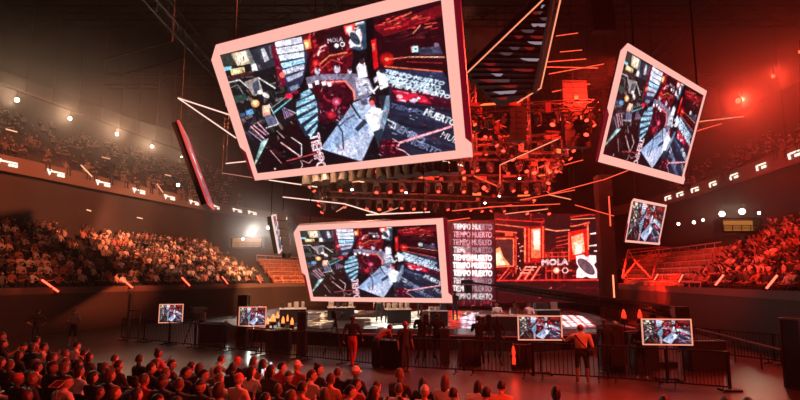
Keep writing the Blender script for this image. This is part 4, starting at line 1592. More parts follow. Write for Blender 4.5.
tb = at(506, 310, 26.4)
stage_table((tb.x, tb.y), 2.9, .8, .75, DZ, .06, 'long white-topped table with three seated performers on the stage')
for px, Y, pk, hr, s, lb in ((497, 27.3, 'arms folded', 'short', (.8, .75, .7), 'leftmost seated performer with a pale shirt at the white table'),
                             (514.5, 27.3, 'holding up a phone', 'curly', (.85, .8, .78), 'middle seated performer with a white shirt at the white table'),
                             (529, 27.1, 'hands in lap', 'short', (.85, .8, .8), 'rightmost seated performer with a white shirt at the white table end')):
    seat_on(DZ, px, Y, PI, pk, hr, s, (.02, .015, .012), lb)
BLK, WHT, GRY, REDC, ORG = (.02, .02, .022), (.75, .7, .66), (.3, .28, .27), (.5, .06, .05), (.8, .42, .22)
HB, HBR = (.015, .011, .01), (.06, .035, .02)
# standing figures ------------------------------------------------------------------
akimbo = stand_joints(elbl=(-.40, -.06, 1.17), elbr=(.40, -.06, 1.17), wril=(-.22, .04, 1.02), wrir=(.22, .04, 1.02), hanl=(-.15, .07, .98), hanr=(.15, .07, .98))
folded = stand_joints(elbl=(-.26, .05, 1.16), elbr=(.26, .05, 1.16), wril=(.0, .2, 1.2), wrir=(0, .22, 1.15), hanl=(.1, .18, 1.22), hanr=(-.1, .2, 1.17), knel=(-.1, .02, .5), kner=(.12, .03, .5))
relaxed = stand_joints()
leaning = stand_joints(pelvis=(0, -.12, .93), neck=(0, .36, 1.28), head=(0, .50, 1.38), shol=(-.18, .31, 1.25), shor=(.18, .31, 1.25), elbl=(-.2, .40, .98), elbr=(.2, .40, .98), wril=(-.14, .58, .86), wrir=(.14, .58, .86),
                       hanl=(-.12, .65, .84), hanr=(.12, .65, .84), hipl=(-.09, -.1, .89), hipr=(.09, -.1, .89))
filming = stand_joints(elbl=(-.24, .12, 1.17), elbr=(.24, .12, 1.17), wril=(-.1, .32, 1.36), wrir=(.1, .32, 1.36), hanl=(-.07, .37, 1.44), hanr=(.07, .37, 1.44))
strolling = stand_joints(knel=(-.1, .16, .52), ankl=(-.1, .22, .09), kner=(.1, -.02, .5), ankr=(.1, -.22, .13), elbl=(-.25, -.12, 1.14), elbr=(.25, .06, 1.14), wril=(-.26, -.1, .9), wrir=(.26, .2, .95), hanl=(-.26, -.07, .82), hanr=(.26, .25, .88))


def feet(px, py, z=0.0):
    p = atz(px, py, z)
    return (p.x, p.y, z)


standing_person(feet(35, 347), .3, akimbo, 'short', BLK, HB, 'person in dark clothes standing hands on hips by the left wall', scale=1.0)
standing_person(feet(72, 346), PI + .15, folded, 'long', GRY, HBR, 'person with folded arms and bare legs standing by the left wall', legs='short', scale=.96)
standing_person((-8.0, 30.9, 0), -.4, filming, 'short', ORG, HBR, 'person in orange-lit top near the black loudspeaker by the stage', scale=1.0)
standing_person((-10.2, 28.4, 0), -.5, relaxed, 'cap', GRY, HB, 'person working beside the smallest lit monitor behind the fence')
standing_person(feet(352, 367), -.25, strolling, 'short', BLK, HB, 'person in black top and red striped trousers at the fence', trousers=red_trouser_m, scale=1.06, sleeves='long')
standing_person(feet(378, 368), -.9, leaning, 'buzz', (.25, .06, .05), HB, 'person bending over the black draped table at the fence', scale=1.02)
standing_person(feet(405, 372), PI + .5, relaxed, 'cap', BLK, (.4, .04, .03), 'person in dark shirt and red cap right of the draped table', scale=.98)
standing_person((.86, 22.0, 0), .15, folded, 'buzz', BLK, HB, 'left one of two dark figures standing behind the fence', scale=1.07, sleeves='long')
standing_person((1.48, 21.9, 0), -.1, relaxed, 'short', BLK, HB, 'right one of two dark figures standing behind the fence', scale=1.05, sleeves='long')
standing_person((2.95, 20.6, 0), -.05, filming, 'short', BLK, HB, 'dark silhouetted figure filming the stage, right of the leaning crew', scale=1.04, sleeves='long')
standing_person((3.95, 22.4, 0), .1, relaxed, 'long', BLK, HB, 'dark figure in front of the white-topped table', scale=.95, sleeves='long')
om = standing_person(feet(583, 384), -.25, stand_joints(elbl=(-.36, .08, 1.22), wril=(-.46, .22, 1.32), hanl=(-.47, .28, 1.38)), 'cap', (.95, .62, .42), (.5, .05, .04), 'person in orange-lit shirt, dark shorts and red cap before the fence', legs='short', scale=1.03)
standing_person((7.0, 18.9, 0), .2, relaxed, 'cap', BLK, HB, 'dark figure behind the fence right of the orange shirt', scale=1.03, sleeves='long')
standing_person((7.75, 17.9, 0), PI - .3, folded, 'short', BLK, HB, 'dark figure with red-lit face left of the right monitor', scale=.98, sleeves='long')
standing_person((-1.2, 31.5, DZ), PI, relaxed, 'short', GRY, HB, 'person standing on the stage deck beneath the low screen')
om.scale = (1.28, 1.2, 1.02)
mb = MB()
sp = [(-.13, .02, 1.47), (-.12, -.10, 1.42), (-.05, -.155, 1.28), (.05, -.15, 1.15), (.14, -.11, 1.02), (.17, -.02, .98)]
for a_, b_ in zip(sp[:-1], sp[1:]):
    mb.tube(a_, b_, .016, 6)
mb.box((.2, -.02, .92), (.08, .16, .16))
mb.build('shoulder_strap', [cloth_dark], om)
# black draped table and camera gear at the fence -----------------------------------
p = feet(389, 369)
r = empty('table', (p[0], p[1] + .35, 0), 'black draped control table at the fence under the bending person', 'table', None, -.45)
mb = MB(); mb.box((0, 0, .95), (1.15, .6, .05)); mb.build('table_top', [black], r)
mb = MB(); mb.box((0, 0, .47), (1.12, .56, .9)); mb.build('drape', [cloth_dark], r)

# ------------------------------------------------------------------ crowd barriers
bar_m = mat('barrier_black', (.03, .028, .028), .4, .5)
FW = 2.1


def barrier_proto():
    r = empty('crowd_barrier', (0, 0, 0), 'black steel crowd barrier', 'barrier')
    f = MB()
    h = FW / 2 - .02
    for x in (-h, h):
        f.tube((x, 0, .1), (x, 0, 1.1), .024, 8)
    for z in (.14, 1.1):
        f.tube((-h, 0, z), (h, 0, z), .024, 8)
    f.build('frame', [bar_m], r)
    b = MB()
    for k in range(1, 17):
        x = -h + 2 * h * k / 17
        b.tube((x, 0, .14), (x, 0, 1.1), .011, 5, cap=False)
    b.build('bars', [bar_m], r)
    for x in (-h + .25, h - .25):
        q = MB()
        q.tube((x, -.3, .02), (x, .3, .02), .02, 6)
        q.tube((x, 0, .02), (x, 0, .16), .02, 6)
        q.build('foot', [bar_m], r)
    return r


proto = barrier_proto()
fence = [(-14.6, 29.0), (-7.8, 24.7), (0, 19.6), (6.5, 17.45), (9.4, 15.9)]
pts = []
for a, b in zip(fence[:-1], fence[1:]):
    a, b = Vector(a), Vector(b)
    n = max(1, round((b - a).length / FW))
    for k in range(n):
        c0 = a.lerp(b, (k + .5) / n)
        pts.append((c0.x, c0.y, math.atan2(b.y - a.y, b.x - a.x), (b - a).length / n / FW))
# second fence further back on the right
for k in range(3):
    pts.append((12.6 + 1.0 * k, 23.6 - 1.75 * k, -1.05, 1))
ORD = ['first', 'second', 'third', 'fourth', 'fifth', 'sixth', 'seventh', 'eighth', 'ninth', 'tenth', 'eleventh', 'twelfth', 'thirteenth', 'fourteenth', 'fifteenth', 'sixteenth', 'seventeenth', 'eighteenth', 'nineteenth', 'twentieth', 'twenty-first', 'twenty-second', 'twenty-third', 'twenty-fourth', 'twenty-fifth', 'twenty-sixth']
nmain = len(pts) - 3
for i, (x, y, a, s) in enumerate(pts):
    o = proto if i == 0 else copy_tree(proto)
    o.location = (x, y, 0); o.rotation_euler = (0, 0, a); o.scale = (s, 1, 1)
    lb = f'black crowd barrier, {ORD[i]} from the left in the long fence' if i < nmain else f'dim crowd barrier by the right wall, {ORD[i - nmain]} from the rear'
    tag(o, lb, 'barrier', 'crowd barriers')

# ------------------------------------------------------------------ seated audience on the floor
chm = mat('chair_black', (.022, .02, .02), .5)


def chair_proto():
    r = empty('chair', (0, 0, 0), 'black chair', 'chair')
    mb = MB(); mb.box((0, .02, .435), (.44, .44, .05)); mb.build('seat', [cloth_dark], r)
    mb = MB()
    n = 6
    for k in range(n):                                       # curved padded back
        a0, a1 = -.5 + k / n, -.5 + (k + 1) / n
        f_ = lambda t: (t * .44, -.21 - .05 * (1 - (2 * t) ** 2), 0)
        p0, p1 = Vector(f_(a0)), Vector(f_(a1))
        mb.prism([p0 + Vector((0, 0, .52)), p1 + Vector((0, 0, .52)), p1 + Vector((0, 0, .86 - .03 * abs(a1) * 2)), p0 + Vector((0, 0, .86 - .03 * abs(a0) * 2))], (0, -.035, 0))
    mb.build('backrest', [cloth_dark], r)
    for sx in (-1, 1):
        mb = MB(); mb.tube((sx * .2, .2, .42), (sx * .21, .22, 0), .013, 6); mb.build('leg', [chm], r)
        mb = MB(); mb.tube((sx * .2, -.2, .7), (sx * .2, -.2, .42), .013, 6); mb.tube((sx * .2, -.2, .42), (sx * .21, -.25, 0), .013, 6); mb.build('leg', [chm], r)
    return r


cproto = chair_proto()
cfirst = [True]


def put_chair(x, y, rz, label):
    o = cproto if cfirst[0] else copy_tree(cproto)
    cfirst[0] = False
    o.location = (x, y, 0); o.rotation_euler = (0, 0, rz)
    tag(o, label, 'chair', 'floor chairs')


RO, RDIR = Vector((1.85, 10.45)), Vector((.882, -.471))
RN = Vector((.471, .882))
SH = [('black', BLK), ('black', (.03, .028, .03)), ('dark', (.06, .05, .055)), ('pale', (.72, .66, .62)), ('grey', (.3, .28, .28)), ('red', (.55, .08, .06)), ('orange', (.75, .36, .2)), ('white', (.85, .8, .76)), ('dark', (.05, .06, .09)), ('black', BLK), ('dark', (.09, .05, .05)), ('brown', (.25, .13, .08))]
HW = {'short': 'short-haired', 'long': 'long-haired', 'curly': 'curly-haired', 'buzz': 'crop-haired', 'pony': 'pony-tailed', 'bun': 'bun-haired', 'cap': 'capped'}
rz0 = math.atan2(-RN.x, RN.y)
phones = []
vacant = []
NS = at(57, 384, 8.8)
rr = random.Random(5)
naud = 0
for k in range(11):
    n_in = []
    for j in range(-2, 42):
        if k == 0 and j < 0 or (k > 0 and j < 0):
            continue
        p = RO - RN * (.93 * k) - RDIR * (.52 * j) + RDIR * rr.uniform(-.04, .04)
        px, py = proj((p.x, p.y, 1.2))
        if not (-14 < px < 500 and py < 408):
            continue
        # a ragged front edge at the far left
        if k == 0 and rr.random() < (.34 if px < 190 else .12) or rr.random() < .05:
            continue
        if (p - Vector(NS[:2])).length < .75 or (px < 66 and py > 372 and abs(px - 57) < 20 and p.y < NS[1]):
            continue
        if px < 150 and rr.random() < .22:                    # empty chairs among the left rows
            vacant.append((p, k))
            continue
        n_in.append((p, px, py))
    n_in.sort(key=lambda q: q[1])
    for i, (p, px, py) in enumerate(n_in):
        if i >= len(ORD) * 2:
            break
        od = ORD[i] if i < 20 else ORD[len(n_in) - 1 - i]
        side = 'left' if i < 20 else 'right'
        sn, sc_ = rr.choice(SH if px > 170 or rr.random() < .45 else SH[:3])
        hr = rr.choice(('short', 'short', 'short', 'curly', 'buzz', 'long', 'pony', 'cap', 'short', 'bun'))
        hc = rr.choice((HB, HB, HBR, (.1, .06, .03), HB))
        if hr == 'cap':
            hc = rr.choice((BLK, REDC, WHT))
        pk = rr.choice(('hands in lap', 'hands in lap', 'leaning forward', 'arms folded', 'head turned aside', 'hands in lap', 'holding up a phone'))
        rz = rz0 + rr.uniform(-.16, .16)
        lb = f'{HW[hr]} spectator in {sn} top, {od} from {side} in the {ORD[k]} floor row'
        s = rr.uniform(.95, 1.06)
        seated_person((p.x, p.y, -.02), rz, pk, hr, sc_, hc, lb, 'seated floor audience', s)
        put_chair(p.x, p.y, rz, f'black chair of the {od} spectator from {side} in the {ORD[k]} floor row')
        if pk == 'holding up a phone' and 100 < px < 420 and rr.random() < .5:
            phones.append((p, rz, s, od, side, k))
        naud += 1
for px, py, hr, sn, sc_, lb in ((556, 392, 'pony', 'black', REDC, 'pony-tailed spectator with red-lit shoulder in the aisle below the orange shirt'), (664, 402, 'short', 'dark', BLK, 'short-haired spectator at the bottom edge below the right monitor'),
                                (726, 405, 'curly', 'dark', BLK, 'curly-haired spectator at the bottom edge left of the tall black case'), (748, 404, 'short', 'dark', REDC, 'rightmost spectator at the bottom edge near the tall black case')):
    p = atz(px, py, 1.2)
    seated_person((p.x, p.y, -.02), rz0 + .2, 'hands in lap', hr, sc_, HB, lb)
    put_chair(p.x, p.y, rz0 + .2, 'black chair of the ' + lb.replace(' spectator', ' one', 1))
for i, (p, k) in enumerate(sorted(vacant, key=lambda t: (t[1], t[0].x))):
    n_ = sum(1 for a_ in sorted(vacant, key=lambda t: (t[1], t[0].x))[:i] if a_[1] == k)
    put_chair(p.x, p.y, rz0, f'empty black chair, {ORD[n_]} empty one from the left in the {ORD[k]} floor row')
phone_scr = em('phone_screen', (225, 225, 240), 1.3)
for i, (p, rz, s, od, side, k) in enumerate(phones[:4]):
    c = Vector((-.09, .42, 1.10)) * s
    ca, sa = math.cos(rz), math.sin(rz)
    r = empty('phone', (p.x + c.x * ca - c.y * sa, p.y + c.x * sa + c.y * ca, c.z), f'lit phone held up by the {od} spectator from {side} in the {ORD[k]} floor row', 'phone', 'held phones', rz)
    mb = MB(); mb.box((0, .006, 0), (.075, .009, .155)); mb.build('case', [plastic], r)
    mb = MB(); mb.box((0, -.0005, 0), (.066, .003, .142)); mb.build('display', [phone_scr], r)
# slanted card stand at the bottom left
q = NS
r = empty('notice_stand', (q.x, q.y, 0), 'slanted dark board with a pale rim on a post at bottom left', 'stand')
mb = MB(); mb.tube((0, 0, 0), (0, 0, q.z), .015, 8); mb.box((0, 0, .02), (.4, .4, .04)); mb.build('post', [mat('grey_metal', (.3, .27, .25), .4, .6)], r)
mb = MB(); mb.prism([(-.10, -.06, q.z - .04), (.06, -.06, q.z - .04), (.11, .06, q.z + .045), (-.05, .06, q.z + .045)], (0, .02, -.03)); mb.build('board', [mat('board_dark', (.12, .07, .06), .6)], r)
mb = MB()
cs = [Vector((-.10, -.06, q.z - .04)), Vector((.06, -.06, q.z - .04)), Vector((.11, .06, q.z + .045)), Vector((-.05, .06, q.z + .045))]
for i in range(4):
    mb.tube(cs[i], cs[(i + 1) % 4], .006, 6)
mb.build('rim', [mat('pale_rim', (.7, .55, .48), .5)], r)
# ------------------------------------------------------------------ rigging over the stage
def truss(p0, p1, w, label, r=.035, name='hanging_truss', m=None, step=None):
    p0, p1 = Vector(p0), Vector(p1)
    mb = MB()
    mb.truss(p0, p1, w, r, r * .5, step=step)
    return tag(mb.build(name, [m or truss_m], origin=(p0 + p1) / 2), label, 'truss', 'rigging trusses')


roof_m = mat('roof_steel', (.028, .024, .023), .6, .2)
# long chords running across the roof and down the hall
for i, (x0, x1, y, z) in enumerate(((-26, 28, 24, 20.5), (-26, 28, 34, 20.5), (-26, 28, 46, 20.5), (-24, 26, 58, 20.5))):
    truss((x0, y, z), (x1, y, z), 1.0, f'{("nearest", "second", "third", "farthest")[i]} long dark roof truss crossing the hall', .07, 'roof_truss', m=roof_m, step=1.6)
for i, (x, z) in enumerate(((-14, 19), (-4, 19), (8, 19), (18, 19))):
    truss((x, 20, z), (x, 64, z), .8, f'{("leftmost", "second from left", "third from left", "rightmost")[i]} dark roof truss running away from the viewer', .06, 'roof_truss', m=roof_m, step=1.4)
# stage grid: horizontal light trusses at three depths
GR = [((-8.5, 31, 12.6), (11.5, 31, 13.4), 'front stage truss'), ((-8, 36, 11.4), (11.5, 36, 11.4), 'middle stage truss'), ((-7, 41, 10.8), (12, 41, 10.8), 'rear stage truss'),
      ((-6, 45.2, 10.2), (13, 45.2, 9.6), 'rearmost truss over the led wall'), ((11.2, 30, 13), (11.2, 46, 10.4), 'right side truss'), ((-6.5, 30, 12), (-6.5, 46, 9.8), 'left side truss'),
      ((2.5, 30, 14.2), (9.8, 38, 11.2), 'diagonal truss over the stage'), ((2.0, 41, 13.4), (12.2, 40, 13.8), 'upper rear truss')]
for a, b, lb in GR:
    truss(a, b, .5, 'dark ' + lb, .04)
for i, (x, y, z0, z1) in enumerate(((2.9, 33, 10.6, 20), (5.3, 38, 11, 20), (8.4, 35, 12, 20), (-3, 38, 11, 20), (10.2, 42, 10.6, 20), (0.2, 42, 10.6, 20))):
    truss((x, y, z0), (x, y, z1), .45, f'dark vertical truss hanging down over the stage, {("just right of the big screen", "in the middle", "right of the middle", "behind the big screen", "at the right rear", "left of the lettered wall")[i]}', .035)

lens_w = em('lamp_lens_white', (255, 240, 225), 6)
lens_r = em('lamp_lens_red', (255, 60, 40), 5)
lens_o = em('lamp_lens_off', (60, 20, 18), .5)


def mover_proto():
    r = empty('moving_spotlight', (0, 0, 0), 'moving head light', 'stage light')
    mb = MB(); mb.box((0, 0, -.1), (.34, .28, .16)); mb.tube((-.1, 0, -.02), (-.1, 0, .12), .03, 6); mb.tube((.1, 0, -.02), (.1, 0, .12), .03, 6); mb.build('base', [plastic], r)
    mb = MB()
    for s in (-1, 1):
        mb.box((s * .2, 0, -.36), (.05, .14, .38))
    mb.box((0, 0, -.2), (.44, .16, .05)); mb.build('yoke', [plastic], r)
    mb = MB()
    d = Vector((0, -.55, -.83)).normalized()
    c = Vector((0, 0, -.44))
    mb.tube(c - d * .2, c + d * .05, .14, 10, r1=.17); mb.tube(c + d * .05, c + d * .2, .17, 10, r1=.15)
    mb.build('head', [plastic], r)
    mb = MB(); mb.tube(c + d * .2, c + d * .215, .12, 10); mb.build('lens', [lens_o], r)
    return r


mp = mover_proto()
nm = 0
places = []
for gi, (a, b, lb) in enumerate(GR):
    a, b = Vector(a), Vector(b)
    n = int((b - a).length / .95)
    for k in range(n):
        t = (k + .5) / n
        places.append((a.lerp(b, t) - Vector((0, 0, .36)), lb, k, n, gi))
for i, (p, lb, k, n, gi) in enumerate(places):
    o = mp if i == 0 else copy_tree(mp)
    o.location = p
    o.rotation_euler = (0, 0, random.uniform(-1.2, 1.2) + (0 if random.random() < .6 else PI))
    s = random.uniform(.95, 1.35); o.scale = (s, s, s)
    side = 'left' if gi not in (4, 5) else 'front'
    tag(o, f'moving-head light, {ORD[k]} from the {side} under the {lb}', 'stage light', 'moving-head lights')
    on = random.random()
    for ch in o.children:
        if ch.name.startswith('lens') and on < .1:
            ch.material_slots[0].link = 'OBJECT'
            ch.material_slots[0].material = lens_r
# blocky red blinders added over the stage trusses, partly standing in for red-lit surfaces
bl_m = [em('blinder_red', (255, 46, 26), 1.5), em('blinder_deep_red', (190, 14, 10), 1.0), em('blinder_orange', (255, 110, 60), 1.7)]
br_ = random.Random(21)
bl = []
for i in range(64):
    gi = br_.choice((0, 1, 1, 2, 2, 3, 4, 6, 6, 7, 7))
    a_, b_, lb = GR[gi]
    t_ = br_.uniform(.45 if gi in (0, 1, 2, 3) else .05, .97)
    p_ = Vector(a_).lerp(Vector(b_), t_)
    bl.append((p_ + Vector((0, -.32, br_.uniform(-.15, .45))), lb, gi))
cnt = {}
for p_, lb, gi in sorted(bl, key=lambda q: q[0].x):
    cnt[gi] = cnt.get(gi, 0) + 1
    side = 'left' if gi not in (4, 5) else 'front'
    r_ = empty('blinder_light', p_, f'red glowing blinder, {ORD[cnt[gi] - 1]} from the {side} on the {lb}', 'stage light', 'red blinders', br_.uniform(-.5, .5))
    w_, h_ = br_.choice(((.34, .3), (.7, .22), (.3, .6), (1.0, .12), (.24, .24)))
    mb = MB(); mb.box((0, .08, 0), (w_ + .08, .16, h_ + .08)); mb.tube((0, .1, 0), (0, .3, .05), .03, 5); mb.build('housing', [plastic], r_)
    mb = MB(); mb.box((0, -.005, 0), (w_, .03, h_)); mb.build('lamp', [br_.choice((bl_m[0], bl_m[1], bl_m[1], bl_m[1], bl_m[2]))], r_)
# par cans in a row right under the big screen
tan_m = mat('tan_lamp_body', (.12, .09, .07), .5)
pr = empty('par_lamp', (0, 0, 0), 'par lamp', 'stage light')
mb = MB(); mb.lathe([(0, .22), (.13, .2), (.17, 0), (.2, -.24), (.0, -.24)], 12); mb.build('can', [tan_m], pr)
mb = MB(); mb.tube((-.22, 0, .02), (-.22, 0, .42), .02, 5); mb.tube((.22, 0, .02), (.22, 0, .42), .02, 5); mb.tube((-.22, 0, .42), (.22, 0, .42), .02, 5); mb.build('yoke', [black], pr)
a, b = at(304, 179, 27), at(462, 166, 27)
truss(a + Vector((0, 0, .72)), b + Vector((0, 0, .72)), .4, 'lamp bar with a row of hanging cans under the big screen', .03)
for k in range(17):
    o = pr if k == 0 else copy_tree(pr)
    o.location = a.lerp(b, (k + .3) / 17.2)
    o.rotation_euler = (random.uniform(-.5, .1), random.uniform(-.2, .2), random.uniform(-.4, .4))
    s = 1.35; o.scale = (s, s, s)
    tag(o, f'dark lamp can under the big screen, {ORD[k]} from the left on its bar', 'stage light', 'lamp cans under the big screen')

# glowing led lines hung in the rig ------------------------------------------
line_w = em('pale_led_line', (255, 206, 190), 1.3)
line_d = em('dim_led_line', (200, 130, 110), .8)
line_r = em('red_led_line', (255, 84, 54), 1.6)


def led_line(p0, Y0, p1, Y1, m, label, r=.04):
    a, b = at(*p0, Y0), at(*p1, Y1)
    root = empty('led_line', (a + b) / 2, label, 'led line')
    o = (a + b) / 2
    mb = MB(); mb.tube(a - o, b - o, r, 6); mb.build('lamp', [m], root)
    mb = MB(); mb.tube(a - o + Vector((0, .05, .05)), b - o + Vector((0, .05, .05)), r * 1.1, 5); mb.build('channel', [black], root)
    for q in (a, b):
        mb = MB(); mb.tube(q - o + Vector((0, .05, .05)), (q.x - o.x, q.y - o.y + .05, 20.5 - o.z), .008, 4); mb.build('wire', [black], root)


LINES = [((549, 74), 31, (604, 64), 32, line_r, 'third red led bar right of the striped dark panel'), ((556, 36), 30, (578, 33), 30, line_r, 'short red led bar high right of the striped dark panel'), ((560, 52), 30, (582, 50), 30, line_r, 'second short red led bar high right of the striped dark panel'), ((552, 92), 32, (590, 84), 32, line_r, 'red led bar just above the middle line array'),
         ((452, 211), 41, (512, 205), 40, line_r, 'thin red led line above the lettered wall rising right'), ((505, 214), 42, (548, 209), 41, orangeline, 'thin orange led line above the bright doorway'),  # extra lines, added to brighten the rig above the led wall
         ((520, 200), 38, (575, 190), 37, line_r, 'thin red led line low in the rig left of the black tower'), ((474, 176), 36, (497, 186), 36, line_r, 'thin red led line near the small red lamp'), ((528, 172), 37, (548, 164), 37, line_r, 'short red led line right of the bright slanted one'),
         ((560, 120), 34, (592, 108), 33, line_r, 'short red led line high in the rig left of the right high screen'), ((474, 132), 34, (500, 120), 33, line_r, 'short red led line below the striped panel'),
         ((178, 98), 26, (230, 115), 25, line_w, 'upper pale led line of the pointed pair left of the big screen'), ((178, 98), 26, (236, 138), 25, line_w, 'lower pale led line of the pointed pair left of the big screen'),
         ((226, 163.5), 29, (254, 160.5), 28, line_w, 'short pale led line touching the big screen lower left corner'), ((222, 173), 30, (268, 180), 29, line_d, 'dim led line below the big screen lower left corner'),
         ((269, 180), 32, (317, 187), 30, line_w, 'pale led line under the left of the lamp cans'), ((283, 197), 34, (346, 204), 32, line_w, 'pale led line above the top left of the low screen'),
         ((345, 204), 32, (378, 214), 31, line_w, 'pale led line bending down over the low screen'), ((366, 215), 34, (430, 212), 34, line_w, 'pale led line just over the low screen top edge'),
         ((378, 215), 34, (398, 208), 34, line_d, 'short dim led line crossing above the low screen'), ((336, 212), 33, (348, 205), 33, line_d, 'short dim slanted led line above the low screen left'),
         ((443, 161), 30, (463, 166), 29, peach, 'short peach led line below the big screen lower right corner'), ((500, 165), 33, (558, 139), 31, orangeline, 'bright orange led line slanting up in the middle of the red rig'),
         ((500, 165), 33, (500, 184), 33, line_r, 'short vertical red led line under the bright slanted one'), ((548, 194.5), 36, (602, 180), 33, line_r, 'red led line rising towards the right high screen'),
         ((548, 194.5), 36, (571, 199.5), 36, orangeline, 'short orange led line below the rising red one'), ((488, 207), 40, (560, 204), 40, line_r, 'long flat red led line over the led wall'),
         ((603, 180), 33, (628, 170.5), 31, line_r, 'red led line under the right high screen corner'), ((553, 168), 38, (583, 160), 37, line_r, 'dim red led line in the middle right of the rig'),
         ((696, 122), 36, (744, 116.4), 35, orangeline, 'thin orange led line pointing right from the right high screen'), ((692, 132.5), 36, (722, 123.5), 35, line_r, 'thin red led line right of the right high screen'),
         ((571, 219.5), 42, (606, 217.5), 42, orangeline, 'thin orange led line over the right end of the led wall'), ((575, 205), 38, (614, 216), 37, line_r, 'thin red led line sloping down to the black tower'),
         ((546, 62), 30, (586, 59), 31, line_r, 'upper red led bar right of the striped dark panel'), ((545, 67), 30, (598, 68), 31, line_r, 'lower red led bar right of the striped dark panel'), ((508, 136), 32, (528, 129), 32, line_r, 'short red led line among the lights left of centre'),
         ((440, 222), 40, (470, 218), 40, line_r, 'short red led line over the lettered led wall'), ((105, 60), 24, (172, 41), 22, mat('dull_beam', (.2, .13, .1), .4, .6), 'dull thin pipe in the dark roof at upper left'),
         ((118, 76), 26, (184, 59), 24, mat('dull_beam', (.2, .13, .1), .4, .6), 'second dull thin pipe in the dark roof at upper left')]
for p0, Y0, p1, Y1, m, lb in LINES:
    led_line(p0, Y0, p1, Y1, m, lb, .032 if m in (line_w, orangeline, peach) else .026)

# dark striped panel with glowing edges beside the big screen -------------------
Q = [at(466, 75, 22), at(546, -2, 19), at(564, -4, 20.5), at(543, 88, 24), at(517, 103, 25), at(484, 104, 25)]
cen = sum(Q, Vector()) / 6
root = empty('striped_panel', cen, 'dark glossy striped panel with glowing orange edges right of the big screen', 'panel')
n = (Q[1] - Q[0]).cross(Q[3] - Q[0]).normalized()
pq = [(466, 75), (546, -2), (564, -4), (543, 88), (519, 103), (500, 108)]
Q = [CAM + ray(*p) * ((Q[0] - CAM).dot(n) / ray(*p).dot(n)) for p in pq]
cen = sum(Q, Vector()) / 6
# flatten onto one plane
Q = [q - n * (q - cen).dot(n) for q in Q]
gloss = mat('striped_gloss', (.018, .015, .018), .4, .0, noise=.5, nscale=2)
mb = MB(); mb.prism([q - cen for q in Q], n * .25 if n.y > 0 else -n * .25); mb.build('sheet', [gloss], root)
back = -n if n.y > 0 else n
slat = MB()
rq = random.Random(4)


def band(t):
    l = Q[1].lerp(Q[0], t / .72) if t < .72 else Q[0].lerp(Q[5], (t - .72) / .28)
    r_ = Q[2].lerp(Q[3], t / .85) if t < .85 else Q[3].lerp(Q[4], (t - .85) / .15)
    return l, r_


reflection_mats = [em('reflection_pale', (150, 136, 150), .9), em('reflection_grey', (84, 64, 70), .8), em('reflection_red', (120, 22, 20), .9)]  # faintly glowing strips imitate reflections on the gloss
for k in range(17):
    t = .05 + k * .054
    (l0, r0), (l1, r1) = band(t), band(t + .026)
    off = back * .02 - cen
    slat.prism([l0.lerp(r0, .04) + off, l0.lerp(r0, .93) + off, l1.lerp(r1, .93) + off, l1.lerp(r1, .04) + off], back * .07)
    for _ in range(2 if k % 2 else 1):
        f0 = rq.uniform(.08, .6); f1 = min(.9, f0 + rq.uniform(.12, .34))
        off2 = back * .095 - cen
        mm = reflection_mats[0 if k % 3 == 0 else rq.choice((1, 2, 2))]
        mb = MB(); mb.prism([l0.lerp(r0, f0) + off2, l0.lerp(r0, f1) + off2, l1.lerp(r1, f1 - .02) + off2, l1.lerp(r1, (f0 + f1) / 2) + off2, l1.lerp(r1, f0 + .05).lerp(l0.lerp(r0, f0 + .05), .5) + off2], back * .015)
        mb.build('reflection_streak', [mm], root)
slat.build('slats', [gloss], root)
for i, (a, b) in enumerate(((Q[0], Q[1]), (Q[2], Q[3]), (Q[3], Q[4]))):
    mb = MB(); mb.tube(a - cen + back * .1, b - cen + back * .1, .032, 6); mb.build('edge_light', [orangeline], root)
mb = MB(); mb.tube(Q[1].lerp(Q[2], .55) - cen + back * .1, Q[3].lerp(Q[4], .25) - cen + back * .1, .12, 6); mb.build('spine', [mat('spine_grey', (.12, .08, .07), .5)], root)
for q in (Q[1], Q[3], Q[0]):
    mb = MB(); mb.tube(q - cen, (q.x - cen.x, q.y - cen.y, 21 - cen.z), .02, 5); mb.build('suspension_cable', [black], root)

# screens seen nearly edge-on on the left ---------------------------------------
pr_s = Raster(12, 60, homog([(0, 0), (1, 0), (1, 1), (0, 1)], UNIT), (70, 80, 104))
for _ in range(46):
    x, y = random.random(), random.random()
    pr_s.line([(x, y), (x + random.uniform(-.4, .4), y + random.uniform(.02, .1))], random.uniform(.04, .2), random.choice(((150, 170, 190), (200, 60, 70), (90, 100, 130), (230, 230, 235), (20, 14, 20))))


def edge_screen(tl, tr, br, bl, Ys, label, frame_c, name='led_screen', pic=True):
    q = [at(*p, Y) for p, Y in zip((tl, tr, br, bl), Ys)]
    o = q[0]; u = q[1] - o; v = q[3] - o
    cen = o + u * .5 + v * .5
    n = u.cross(v).normalized()
    if n.dot(cen - CAM) < 0:
        n = -n
    root = empty(name, cen, label, 'screen', 'hanging led screens')
    me = picture_mesh('picture', pr_s.cells(1), lambda a, b: o + u * (.12 + .76 * a) + v * (.02 + .96 * b) - cen - n * .02, pic_m)
    po = bpy.data.objects.new('picture', me); C.objects.link(po); po.parent = root
    mb = MB()
    for a, b in (((0, 0), (1, 0)), ((1, 0), (1, 1)), ((1, 1), (0, 1)), ((0, 1), (0, 0))):
        mb.tube(o + u * a[0] + v * a[1] - cen, o + u * b[0] + v * b[1] - cen, .07, 6)
    mb.build('frame', [frame_c], root)
    mb = MB(); mb.prism([o - cen, o + u - cen, o + u + v - cen, o + v - cen], n * .35); mb.build('housing', [plastic], root)
    mb = MB(); p = o + u * .5 - cen; mb.tube(p + n * .2, (p.x + n.x * .2, p.y + n.y * .2, 21 - cen.z), .03, 5); mb.build('suspension_cable', [black], root)
    return root


